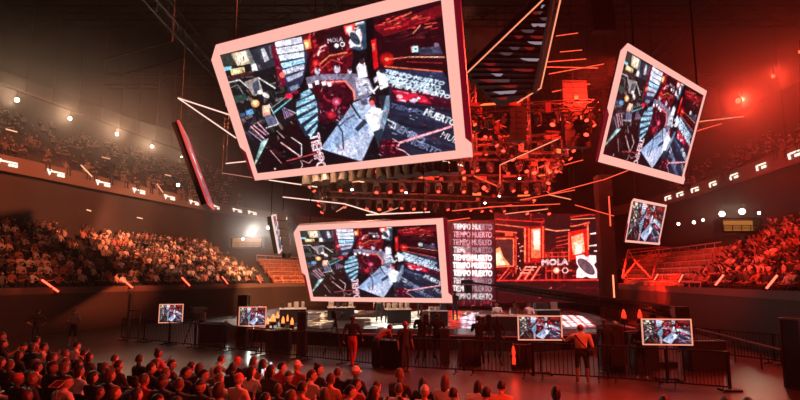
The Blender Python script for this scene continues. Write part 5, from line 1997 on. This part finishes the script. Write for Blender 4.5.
edge_screen((178, 121), (188, 139), (214, 213), (208, 203), (28, 33, 33.4, 28.2), 'tall led screen seen almost edge-on left of the big screen', em('red_frame', (220, 70, 70), .9))
edge_screen((272, 216), (275.5, 215), (284, 252), (279, 253), (38, 41.5, 41.5, 38), 'white-edged black-backed screen seen edge-on before the left floodlights', em('white_frame', (250, 205, 190), 1.1))
c = at(279, 232, 40)
bx = empty('speaker_hang', c, 'black speaker hang with hoist beside the white-edged screen', 'speaker')
mb = MB()
for k in range(5):
    mb.box((.0 + k * .11, .7, 1.2 - k * .62), (.62, .7, .56), rz=.3)
mb.build('cabinets', [plastic], bx)
mb = MB(); mb.tube((.1, .7, 1.4), (.1, .7, 21 - c.z), .03, 5); mb.build('suspension_cable', [black], bx)
mb = MB(); mb.tube((.45, .7, -1.4), (.45, .7, -1.9), .32, 10); mb.build('hoist', [black], bx)

# line arrays: curved hangs of black cabinets -----------------------------------


def line_array(px, py0, py1, Y, w, label, curve=.02):
    top, bot = at(px, py0, Y), at(px, py1, Y)
    h = .34
    n = max(4, int((top.z - bot.z) / h))
    root = empty('line_array', (top.x, top.y, bot.z), label, 'speaker', 'line array speakers')
    for k in range(n):
        mb = MB()
        z = top.z - bot.z - (k + .5) * h
        y = -curve * k * k * .1
        mb.prism([(-w / 2, y - .3, z - h * .47), (w / 2, y - .3, z - h * .47), (w / 2, y - .3, z + h * .47), (-w / 2, y - .3, z + h * .47)], (0, .62, 0))
        mb.prism([(-w * .1, y - .34, z - h * .4), (w * .1, y - .34, z - h * .4), (w * .1, y - .34, z + h * .4), (-w * .1, y - .34, z + h * .4)], (0, .05, 0))
        mb.build('cabinet', [plastic], root)
    mb = MB(); mb.box((0, 0, top.z - bot.z + .1), (w, .5, .12)); mb.tube((0, 0, top.z - bot.z + .1), (0, 0, 21 - bot.z), .03, 5); mb.build('flying_frame', [black], root)
    return root


line_array(597, -40, 38, 30, 1.3, 'long black line array hanging left of the right high screen')
line_array(573, 84, 150, 32, 1.5, 'shorter black line array in the middle of the red rig', .01)
line_array(517, 108, 142, 31, .9, 'small black speaker hang below the striped panel', .01)
line_array(609, 92, 168, 36, .8, 'black speaker hang behind the right high screen', .01)
line_array(793, 205, 250, 36, 1.0, 'dark speaker hang at the right edge over the red crowd', .005)

# black tower right of the led wall with glowing strip ---------------------------
p = at(609, 300, 40)
root = empty('black_tower', (p.x, p.y, 0), 'tall black tower with glowing orange strips right of the led wall', 'tower')
mb = MB(); mb.box((0, 0, 5.4), (1.05, .9, 10.8)); mb.build('column', [cloth_dark], root)
z = lambda py: at(609, py, 39.4).z
for a, b, x in ((275, 303, .20), (196, 226, .22)):
    mb = MB(); mb.tube((x, -.5, z(b)), (x, -.5, z(a)), .055, 6); mb.build('strip_light', [redtube if a > 250 else line_r], root)
# fallen red metal frame by the empty seats
p0 = [at(628, 250, 37), at(660, 247, 37), at(652, 279, 35), at(622, 279, 35), at(636, 262, 36), at(700, 250, 38)]
mb = MB()
for a, b in ((0, 1), (1, 2), (0, 3), (4, 0), (4, 3), (1, 5), (4, 1), (4, 2), (2, 3)):
    mb.tube(p0[a], p0[b], .05, 5)
tag(mb.build('scaffold_frame', [mat('scaffold_pipe', (.35, .12, .1), .4, .4)], origin=(p0[2] + p0[3]) / 2), 'red-lit pipe scaffold in front of the empty right seats', 'scaffold')

# left light pole: catwalk with white spotlights ----------------------------------
LP = [((17, 100), 29.6), ((70, 118.5), 32.9), ((117, 134), 36.5), ((152, 146.5), 39.8), ((181.5, 157), 43.4)]
LPW = [at(*p, Y) for p, Y in LP]
mb = MB()
pa, pb = LPW[0] + (LPW[0] - LPW[1]) * 1.4, LPW[-1] + (LPW[-1] - LPW[-2]) * 1.2
mb.tube(pa + Vector((0, 0, .55)), pb + Vector((0, 0, .55)), .06, 6); mb.tube(pa + Vector((-.8, 0, .9)), pb + Vector((-.8, 0, .9)), .06, 6)
for k in range(14):
    q = pa.lerp(pb, k / 13)
    mb.tube(q + Vector((0, 0, .55)), (q.x, q.y, 22.4), .025, 5)
tag(mb.build('catwalk', [truss_m], origin=(pa + pb) / 2), 'dark lighting catwalk carrying the row of white spotlights on the left', 'catwalk')


def floodlight(p, aim, m, label, group, s=1.0):
    d = (Vector(aim) - Vector(p)).normalized()
    root = empty('spotlight', p, label, 'spotlight', group)
    mb = MB(); mb.tube(-d * .5 * s, -d * .06 * s, .16 * s, 10, r1=.2 * s); mb.build('housing', [plastic], root)
    mb = MB()
    c = Vector((0, 0, 0)); r = .15 * s
    for k in range(5):                                     # domed lens
        a0, a1 = k / 5 * PI / 2, (k + 1) / 5 * PI / 2
        mb.tube(-d * .06 * s + d * r * math.sin(a0) * .6, -d * .06 * s + d * r * math.sin(a1) * .6, r * math.cos(a0), 10, r1=max(.005, r * math.cos(a1)), cap=False)
    mb.build('lens', [m], root)
    mb = MB(); mb.tube(-d * .3 * s, -d * .3 * s + Vector((0, 0, .55)), .03, 6); mb.build('bracket', [black], root)
    return root


lamp_hot = em('spot_hot_warm', (255, 225, 190), 14)
lamp_red = em('spot_hot_red', (255, 60, 36), 7)
lamp_cold = em('spot_hot_cold', (255, 250, 240), 16)
names = ['leftmost white spotlight glowing on the upper left catwalk', 'second white spotlight from the left on the upper catwalk', 'third white spotlight from the left on the upper catwalk', 'fourth white spotlight from the left on the upper catwalk', 'dim fifth spotlight at the far end of the upper catwalk']
for i, p in enumerate(LPW):
    floodlight(p, CAM + Vector((-4, 10, 2)), lamp_hot, names[i], 'catwalk spotlights', (.8, .72, .72, .72, .35)[i])
RL = [(at(738, 101, 32), 'larger red spotlight glowing right of the right high screen', 1.05), (at(773, 76.5, 27), 'smaller red spotlight high up near the right edge', .55), (at(800, 52, 24), 'faint red spotlight cut by the right edge', .5)]
for p, lb, s in RL:
    floodlight(p, CAM + Vector((2, 12, 0)), lamp_red, lb, 'red spotlights', s)
WL = [(722, 214, 39, 'left one of two bright floodlights over the right yellow box', 1.25), (742, 211.5, 36, 'right one of two bright floodlights over the right yellow box', 1.25), (678.5, 224, 45, 'small white floodlight right of the small hanging screen', .7), (694, 222.4, 43, 'second small white floodlight right of the small hanging screen', .8),
      (703, 220, 42, 'third small white floodlight right of the small hanging screen', .6), (253, 232, 58, 'brightest white floodlight at the far left end of the bowl', 1.7), (268, 228, 57, 'white floodlight just left of the black-backed screen', 1.0), (285, 239.5, 56, 'white floodlight just right of the black-backed screen', 1.2),
      (243, 239, 59, 'small white floodlight lowest at the far left end', .8), (759, 213, 35.5, 'dim floodlight right of the two bright ones', .6), (178, 185, 52, 'pale bluish floodlight behind the tall edge-on screen', 1.0)]
for x, y, Y, lb, s in WL:
    p = at(x, y, Y)
    floodlight(p, CAM, lamp_cold, lb, 'white floodlights', s)
# tiny white downlights over the led wall
for x, y, Y, lb in ((519.5, 179, 38, 'highest of three small white beam lights over the led wall'), (499.5, 196.5, 38, 'middle of three small white beam lights over the led wall'), (485, 203.5, 38, 'lowest of three small white beam lights over the led wall'),
                    (406, 193, 36, 'small white beam light under the lamp cans'), (352, 190, 36, 'small white beam light left under the lamp cans')):
    p = at(x, y, Y)
    floodlight(p, p + Vector((0, -.4, -1)), lamp_cold, lb, 'small beam lights', .6)
p = at(484, 188, 34)
floodlight(p, CAM, lens_r, 'small red lamp glowing in the middle of the rig', 'red spotlights', .9)

# lit suites on the dark walls ---------------------------------------------------
suite_glow = em('suite_lit_interior', (180, 110, 50), .9)  # back panel glows in place of lamps inside the suite


def suite(px0, px1, py0, py1, Y, label):
    a, b = at(px0, py1, Y), at(px1, py0, Y)
    w, h = b.x - a.x, b.z - a.z
    c = (a + b) / 2
    root = empty('suite_box', (c.x, c.y, a.z), label, 'suite box', 'lit suite boxes')
    mb = MB(); mb.box((0, .5, h / 2), (w, .06, h)); mb.build('glow_panel', [suite_glow], root)
    mb = MB(); mb.box((0, .2, -.06), (w + .3, .9, .12)); mb.box((0, .2, h + .06), (w + .3, .9, .12))
    for s in (-1, 1):
        mb.box((s * (w / 2 + .08), .2, h / 2), (.12, .9, h))
    mb.build('shell', [black], root)
    mb = MB()
    for k in range(1, 4):
        mb.tube((-w / 2, -.2, h * k / 6), (w / 2, -.2, h * k / 6), .03, 5)
    for k in range(5):
        mb.tube((-w / 2 + w * k / 4, -.2, 0), (-w / 2 + w * k / 4, -.2, h * .5), .03, 5)
    mb.build('railing', [black], root)


suite(722, 757, 220, 231, 35.5, 'yellow-lit box with railing under the two right floodlights')
suite(231, 262, 238, 247, 60, 'orange-lit box under the brightest left floodlight')

# jib crane with a camera ------------------------------------------------------
a, b = at(497, 286, 28), at(652, 309, 20.5)
cr = empty('camera_crane', (b.x, b.y, 0), 'long black camera crane arm reaching over the stage from the right', 'camera crane')
mb = MB(); o = Vector((b.x, b.y, 0))
mb.truss(a - o, b - o + (b - a) * .12, .3, .06, .03, step=.6)
mb.tube(a - o, b - o + (b - a) * .12, .07, 6)
mb.build('arm', [black], cr)
mb = MB(); mb.tube((0, 0, .1), (0, 0, b.z), .12, 8); mb.build('column', [black], cr)
mb = MB(); mb.box((0, 0, .12), (1.1, 1.1, .2)); mb.build('base', [black], cr)
mb = MB(); e = b - o + (b - a) * .12; mb.box(e, (.5, .5, .45)); mb.build('counterweight', [black], cr)
mb = MB(); h = a - o; c = at(468, 288, 28.6) - o
mb.tube(h, c + Vector((.0, 0, .3)), .05, 6); mb.box(c + Vector((0, 0, -.05)), (.36, .62, .42)); mb.tube(c + Vector((0, .3, -.05)), c + Vector((0, .6, -.05)), .13, 10); mb.box(c + Vector((-.05, 0, .32)), (.62, .12, .2)); mb.build('camera_head', [black], cr)

# cases, speakers, desks between fence and stage -----------------------------------


def case(px, py, Y, w, d, h, label, name='flight_case', cat='case', rz=0.0, m=None):
    p = atz(px, py, 0) if Y is None else at(px, 300, Y)
    r = empty(name, (p.x, p.y, 0), label, cat, None, rz)
    mb = MB(); mb.box((0, 0, h / 2 + .04), (w, d, h - .08)); mb.build('body', [m or plastic], r)
    mb = MB()
    for sx in (-1, 1):
        for sy in (-1, 1):
            mb.box((sx * (w / 2 - .02), sy * (d / 2 - .02), h / 2 + .03), (.07, .07, h - .02))
    for z in (.04, h + .01):
        mb.box((0, -d / 2, z), (w, .05, .05)); mb.box((0, d / 2, z), (w, .05, .05)); mb.box((-w / 2, 0, z), (.05, d, .05)); mb.box((w / 2, 0, z), (.05, d, .05))
    mb.build('frame', [mat('edge_trim', (.09, .05, .045), .35, .6)], r)
    for sx in (-1, 1):
        mb = MB(); mb.tube((sx * w * .35, -d * .35, .04), (sx * w * .35 + .04, -d * .35, .04), .04, 8); mb.build('castor', [black], r)
    return r


case(806, 390, None, .7, .7, 2.0, 'tall black case standing at the right edge of the photo', rz=.2, m=cloth_dark)
case(303, 0, 23.4, .34, .4, 1.75, 'narrow black upright speaker behind the fence left of the low screen', 'speaker', 'speaker')
case(244, 0, 26.3, .42, .5, 2.35, 'black loudspeaker stack behind the monitor by the stage edge', 'speaker', 'speaker')
case(444, 0, 21.2, .32, .4, 1.25, 'black upright case behind the fence right of the two dark figures')
case(608, 0, 19.6, .7, .6, 1.5, 'dark equipment case behind the fence near the orange shirt')
case(640, 0, 19.8, .8, .6, 1.2, 'low dark equipment case under the red glowing lamps')
case(280, 0, 24.6, 1.0, .6, .9, 'low black equipment case behind the fence below the glowing embers')
case(468, 0, 20.9, .8, .6, .85, 'low black camera case behind the fence in the centre')
case(520, 0, 20.2, .6, .5, .8, 'low black desk case behind the fence left of the wide monitor')
case(700, 0, 19.6, 1.2, .7, 1.0, 'dark case beyond the end of the long fence')
case(215, 0, 27.0, 1.2, .6, 1.0, 'dark mixing case behind the fence between the two left monitors')
# glowing red/orange lamps on the stage edge
uplight_o = em('uplight_orange', (255, 120, 50), 2.6)
uplight_r = em('uplight_red', (255, 40, 20), 2.4)


def uplight(px, py, Y, m, label, s=1.0, z0=None):
    p = at(px, py, Y)
    r = empty('uplight', p, label, 'lamp', 'glowing floor lamps')
    mb = MB(); mb.lathe([(0, -.2), (.14, -.2), (.16, -.05), (.13, 0), (0, 0)], 10); mb.build('can', [plastic], r)
    mb = MB(); mb.lathe([(.09, 0), (.10, .08), (.075, .2), (.03, .3), (0, .33)], 10); mb.build('lens', [m], r)
    mb = MB(); mb.tube((0, 0, -.2), (0, 0, (z0 if z0 is not None else 0) - p.z), .03, 6); mb.build('pole', [black], r)
    r.scale = (s, s, 1)
    point('uplight_glow', p + Vector((0, -.1, .3)), 8 * s, (1, .33, .1) if m is uplight_o else (1, .04, .02), .12)


for px, py, Y, m, lb, s in ((273, 321, 27.6, uplight_o, 'largest orange lamp glowing at the left stage edge', 1.3), (267.5, 324, 27.4, uplight_o, 'small orange lamp left of the largest one', .7), (283, 323, 27, uplight_o, 'orange lamp right of the largest one at the stage edge', .8), (292, 324.4, 26.8, uplight_o, 'rightmost small orange lamp at the left stage edge', .8), (277.5, 318, 28.6, uplight_o, 'upper small orange lamp behind the largest one', .6), (287.5, 321, 28, uplight_o, 'tiny orange lamp between the two right ones', .5),
                            (624, 318, 20.8, uplight_r, 'taller red lamp glowing above the dark cases on the right', .9), (640, 318, 20.6, uplight_r, 'red lamp glowing next to the taller one on the right', .8), (513.5, 355, 19.4, uplight_r, 'upper small red lamp low behind the fence', .7), (514, 364, 19.2, uplight_r, 'lower small red lamp low behind the fence', .7),
                            (682, 343, 17.6, uplight_r, 'small red lamp below the right monitor corner', .8)):
    uplight(px, py, Y, m, lb, s)
# camera tripods behind the fence and gear on the deck


def tripod(px, Y, rz, label, h=1.45):
    p = at(px, 300, Y)
    r = empty('camera_tripod', (p.x, p.y, 0), label, 'camera', 'broadcast cameras on tripods', rz)
    for k in range(3):
        t = PI / 2 + k * 2 * PI / 3
        mb = MB(); mb.tube((.06 * math.cos(t), .06 * math.sin(t), h - .1), (.5 * math.cos(t), .5 * math.sin(t), .02), .025, 6); mb.build('leg', [black], r)
    mb = MB(); mb.tube((0, 0, h - .25), (0, 0, h + .08), .06, 8); mb.tube((0, 0, h + .05), (.1, -.55, h - .1), .014, 5); mb.build('head', [black], r)
    mb = MB(); mb.box((0, .05, h + .22), (.2, .5, .26)); mb.box((0, -.22, h + .36), (.16, .14, .1)); mb.build('body', [plastic], r)
    mb = MB(); mb.tube((0, .3, h + .22), (0, .62, h + .22), .09, 10, r1=.12); mb.build('lens', [plastic], r)


tripod(425, 21.0, .1, 'camera tripod in front of the two dark figures behind the fence')
tripod(488, 20.6, -.1, 'camera tripod between the two silhouettes behind the fence')
tripod(196, 26.6, -.6, 'camera tripod next to the smallest lit monitor')
tripod(336, 23.0, -.3, 'camera tripod behind the fence left of the striped trousers')
for px_, Y_, w_t, seed, where in ((293, 31.5, 1.5, 1, 'left end'), (341, 33, 1.6, 2, 'rear left'), (398, 31, 1.4, 3, 'middle'), (437, 29.5, 1.0, 4, 'side left of the lettered wall'), (545, 30.5, 1.4, 5, 'right side')):
    gp = at(px_, 304, Y_)
    g_ = random.Random(seed)
    stage_table((gp.x, gp.y), w_t, .8, .8, DZ, .2, f'small white-topped gear table at the {where} of the stage', top=white_top)
    n_ = 3 if w_t < 1.2 else 4
    for k in range(n_):
        dx = -w_t / 2 + w_t * (k + .5) / n_
        ww, hh = g_.uniform(.16, .3), g_.uniform(.16, .4)
        b_ = MB(); b_.box((0, 0, hh / 2), (ww, .36, hh)); b_.tube((-ww * .2, -.18, hh * .6), (-ww * .2, -.21, hh * .6), .04, 8); b_.tube((ww * .2, -.18, hh * .6), (ww * .2, -.21, hh * .6), .04, 8)
        o = b_.build('mixer_box', [mat('pale_gear', (.6, .52, .46), .4) if g_.random() < .6 else mat('dark_gear', (.06, .05, .05), .4)])
        o.location = (gp.x + dx * math.cos(.2), gp.y + dx * math.sin(.2), DZ + .8); o.rotation_euler = (0, 0, .2)
        tag(o, f'gear box, {ORD[k]} from left on the gear table, stage {where}', 'audio gear', 'gear boxes on the small tables')
for px_, Y_, rz_, J_, hr_, c_, lb_ in ((384, 33.5, PI - .2, relaxed, 'short', WHT, 'person in pale shirt standing on the stage right under the low screen'), (420, 34.5, PI + .4, folded, 'cap', GRY, 'person in grey standing at the back of the stage'), (455, 32.5, .4, filming, 'short', BLK, 'camera operator in black on the stage below the lettered wall')):
    q_ = at(px_, 304, Y_)
    standing_person((q_.x, q_.y, DZ), rz_, J_, hr_, c_, HB, lb_)
# left handrail and right post
hr = mat('rail_grey', (.35, .27, .23), .45, .4)
p = atz(127, 342, 0)
mb = MB(); mb.box((p.x, p.y, 1.2), (.12, .08, 2.4)); mb.box((p.x + .28, p.y, 1.55), (.6, .06, .07)); mb.box((p.x + .56, p.y, .78), (.08, .06, 1.56))
tag(mb.build('gate_post', [hr], origin=(p.x, p.y, 0)), 'pale grey gate post with a rail at the left end of the fence', 'gate post')
p = atz(730, 391, 0)
mb = MB(); mb.tube((p.x, p.y, .05), (p.x, p.y, 1.0), .04, 8); mb.box((p.x, p.y, .03), (.5, .4, .06)); mb.box((p.x, p.y, 1.05), (.14, .12, .12))
tag(mb.build('queue_post', [black], origin=(p.x, p.y, 0)), 'thin black post standing on the floor left of the tall case', 'post')
# slanted rail wall on the right floor
a, b = at(690, 327, 24), at(790, 352, 18.5)
mb = MB()
for k in range(5):
    q = a.lerp(b, k / 4); mb.tube((q.x, q.y, 0), q, .03, 6)
mb.tube(a, b, .035, 6)
tag(mb.build('handrail', [mat('rail_red', (.30, .13, .11), .45, .3)], origin=((a.x + b.x) / 2, (a.y + b.y) / 2, 0)), 'long slanting handrail on the floor before the right wall', 'handrail')
# ------------------------------------------------------------------ light
w = bpy.data.worlds.new('world'); SC.world = w; w.use_nodes = True
w.node_tree.nodes['Background'].inputs[0].default_value = (1, .62, .5, 1)
w.node_tree.nodes['Background'].inputs[1].default_value = .008
HAZE = .00035
if HAZE:
    hz = MB(); hz.box((0, 43, 11.2), (100, 104, 22.3))
    hm = bpy.data.materials.new('haze'); hm.use_nodes = True
    nt = hm.node_tree; nt.nodes.remove(nt.nodes['Principled BSDF'])
    vs = nt.nodes.new('ShaderNodeVolumeScatter')
    vs.inputs['Density'].default_value = HAZE
    vs.inputs['Anisotropy'].default_value = .35
    vs.inputs['Color'].default_value = (1, .93, .88, 1)
    nt.links.new(vs.outputs[0], nt.nodes['Material Output'].inputs['Volume'])
    ho = hz.build('haze', [hm])
    tag(ho, 'thin stage haze filling the whole arena', 'haze', kind='stuff')


def haze_cloud(c, r, dens, label, col=(1, .93, .88, 1)):
    mb = MB()
    bm = bmesh.new(); bmesh.ops.create_icosphere(bm, subdivisions=3, radius=1)
    me = bpy.data.meshes.new('haze_cloud'); bm.to_mesh(me); bm.free()
    o = bpy.data.objects.new('haze_cloud', me); C.objects.link(o); o.location = c; o.scale = r
    m = bpy.data.materials.new('haze_cloud'); m.use_nodes = True
    nt = m.node_tree; nt.nodes.remove(nt.nodes['Principled BSDF'])
    v = nt.nodes.new('ShaderNodeVolumeScatter'); v.inputs['Anisotropy'].default_value = .3; v.inputs['Color'].default_value = col
    tc = nt.nodes.new('ShaderNodeTexCoord'); g = nt.nodes.new('ShaderNodeTexGradient'); g.gradient_type = 'SPHERICAL'
    mu = nt.nodes.new('ShaderNodeMath'); mu.operation = 'MULTIPLY'; mu.inputs[1].default_value = dens
    nt.links.new(tc.outputs['Object'], g.inputs['Vector']); nt.links.new(g.outputs['Fac'], mu.inputs[0]); nt.links.new(mu.outputs[0], v.inputs['Density'])
    nt.links.new(v.outputs[0], nt.nodes['Material Output'].inputs['Volume'])
    me.materials.append(m)
    tag(o, label, 'haze', kind='stuff')


haze_cloud((-18.5, 37, 12.5), (9, 17, 6), .014, 'warm glowing haze around the row of white spotlights')
haze_cloud((20, 30, 14), (11, 13, 9), .016, 'red glowing haze around the red spotlights at upper right')
haze_cloud((-15, 55, 8.5), (10, 9, 6), .035, 'pale haze in front of the far left floodlights')
haze_cloud((22, 37.5, 7.5), (6, 6, 4), .015, 'pale haze in front of the two right floodlights')
WARM_L, RED_L, HOTRED, WHITE_L = (1, .55, .32), (1, .028, .012), (1, .16, .08), (1, .85, .72)
# white catwalk spots pointing into the hall
for i, p in enumerate(LPW):
    q = p + Vector((.15, -.4, -.1))
    spot('catwalk_beam', q, q + Vector((6, -16, -1.5)), (3600, 3200, 2800, 2400, 900)[i], (1, .62, .38), 80, .8, .12)
# warm wash on the left crowd
spot('left_wash', (4, 26, 17), (-24.5, 36.5, 7), 80000, (1, .19, .075), 35, .4, .4)
spot('left_wash', (4, 40, 16), (-21, 50, 7), 66000, (1, .29, .14), 30, .35, .4)
spot('left_wash', (-2, 18, 17), (-26, 26, 4), 12000, (1, .17, .07), 44, .6, .4)
# red wash on the right crowd and seats
spot('right_wash', (4, 20, 18), (22, 31, 5), 32000, RED_L, 44, .6, .4)
spot('right_wash', (6, 34, 15), (20, 44, 4), 24000, (1, .06, .03), 46, .6, .4)
# red lamps
for (p, lb, s), e in zip(RL, (5500, 2400, 900)):
    q = p + Vector((-.1, -.5, -.05))
    spot('red_lamp_beam', q, q + Vector((-6, -12, -8)), e, (1, .06, .03), 130, .8, .12)
# white floodlights at the far ends
for x, y, Y, e in ((722, 214, 39, 260), (742, 211.5, 36, 260), (253, 232, 58, 3600), (268, 228, 57, 700), (285, 239.5, 56, 500)):
    p = at(x, y, Y); d = (CAM - p).normalized()
    spot('floodlight_beam', p + d * .5, p + d * 10, e, (1, .92, .82) if x < 400 else (1, .8, .55), 80, .9, .2)
# red wash inside the rig
for p, t, e in (((2, 28, 17), (6, 38, 11), 9000), ((7.5, 32.5, 17), (7, 40, 11), 8000), ((6, 36, 16.5), (7, 43, 10.5), 9000), ((5, 33, 9.6), (7, 39, 12), 5000), ((10, 35, 10), (8, 41, 12.5), 5000), ((12, 28, 15), (8, 36, 12.5), 7000)):
    spot('rig_red', p, t, e, RED_L, 110, .8, .2)
spot('fascia_red', (8, 32, 13), (27, 42, 11), 9000, (1, .07, .04), 50, .7, .2)
spot('fascia_warm', (-6, 38, 13), (-25, 44, 10.4), 3000, (1, .5, .28), 44, .7, .2)
spot('rig_warm', (-5, 24, 8.6), (-2, 28.5, 9.4), 1200, (1, .5, .28), 80, .8, .2)
spot('rig_warm', (-2, 27, 7.5), (-3, 38, 11.5), 7000, (1, .5, .3), 110, .8, .2)
# red key light on the floor audience and the floor, from the front rig and unseen lamps to the right
spot('floor_red', (10, 27, 14), (-2, 10, 1), 14000, (1, .05, .022), 60, .6, .25)
spot('floor_red', (14, 6, 13), (6, 16, 1), 9000, (1, .07, .03), 56, .6, .25)
spot('floor_red_side', (18, 8, 12), (-1, 9.5, 1), 22000, (1, .035, .015), 60, .6, .25)
spot('floor_red_side', (8, -3, 12), (0, 9.5, 1), 2500, (1, .06, .025), 50, .6, .25)
spot('floor_warm', (-4, 33, 13), (-3, 18, 0), 5000, (1, .42, .28), 34, .7, .3)
spot('floor_warm', (4, 34, 13), (3, 17, 0), 3000, (1, .3, .2), 34, .7, .3)
# stage light
spot('stage_white', (5, 21, 13), (5, 27.3, 1.6), 9000, (1, .82, .75), 40, .6, .2)
spot('stage_warm', (-6, 26, 14), (-3, 31, 1), 13000, (1, .62, .42), 48, .6, .2)
spot('far_wall_warm', (-3, 45, 7), (-12.6, 56, 1.6), 26000, (1, .42, .2), 58, .7, .2)
spot('stage_red_wall', (13.2, 34, 5), (17.4, 37.5, 1.9), 16000, RED_L, 44, .7, .2)
for x, y, Y in ((519.5, 179, 38), (499.5, 196.5, 38), (485, 203.5, 38)):
    p = at(x, y, Y) + Vector((0, -.12, -.35))
    spot('small_beam', p, p + Vector((-.3, -.8, -6)), 5000, (1, .9, .85), 9, .3, .05)
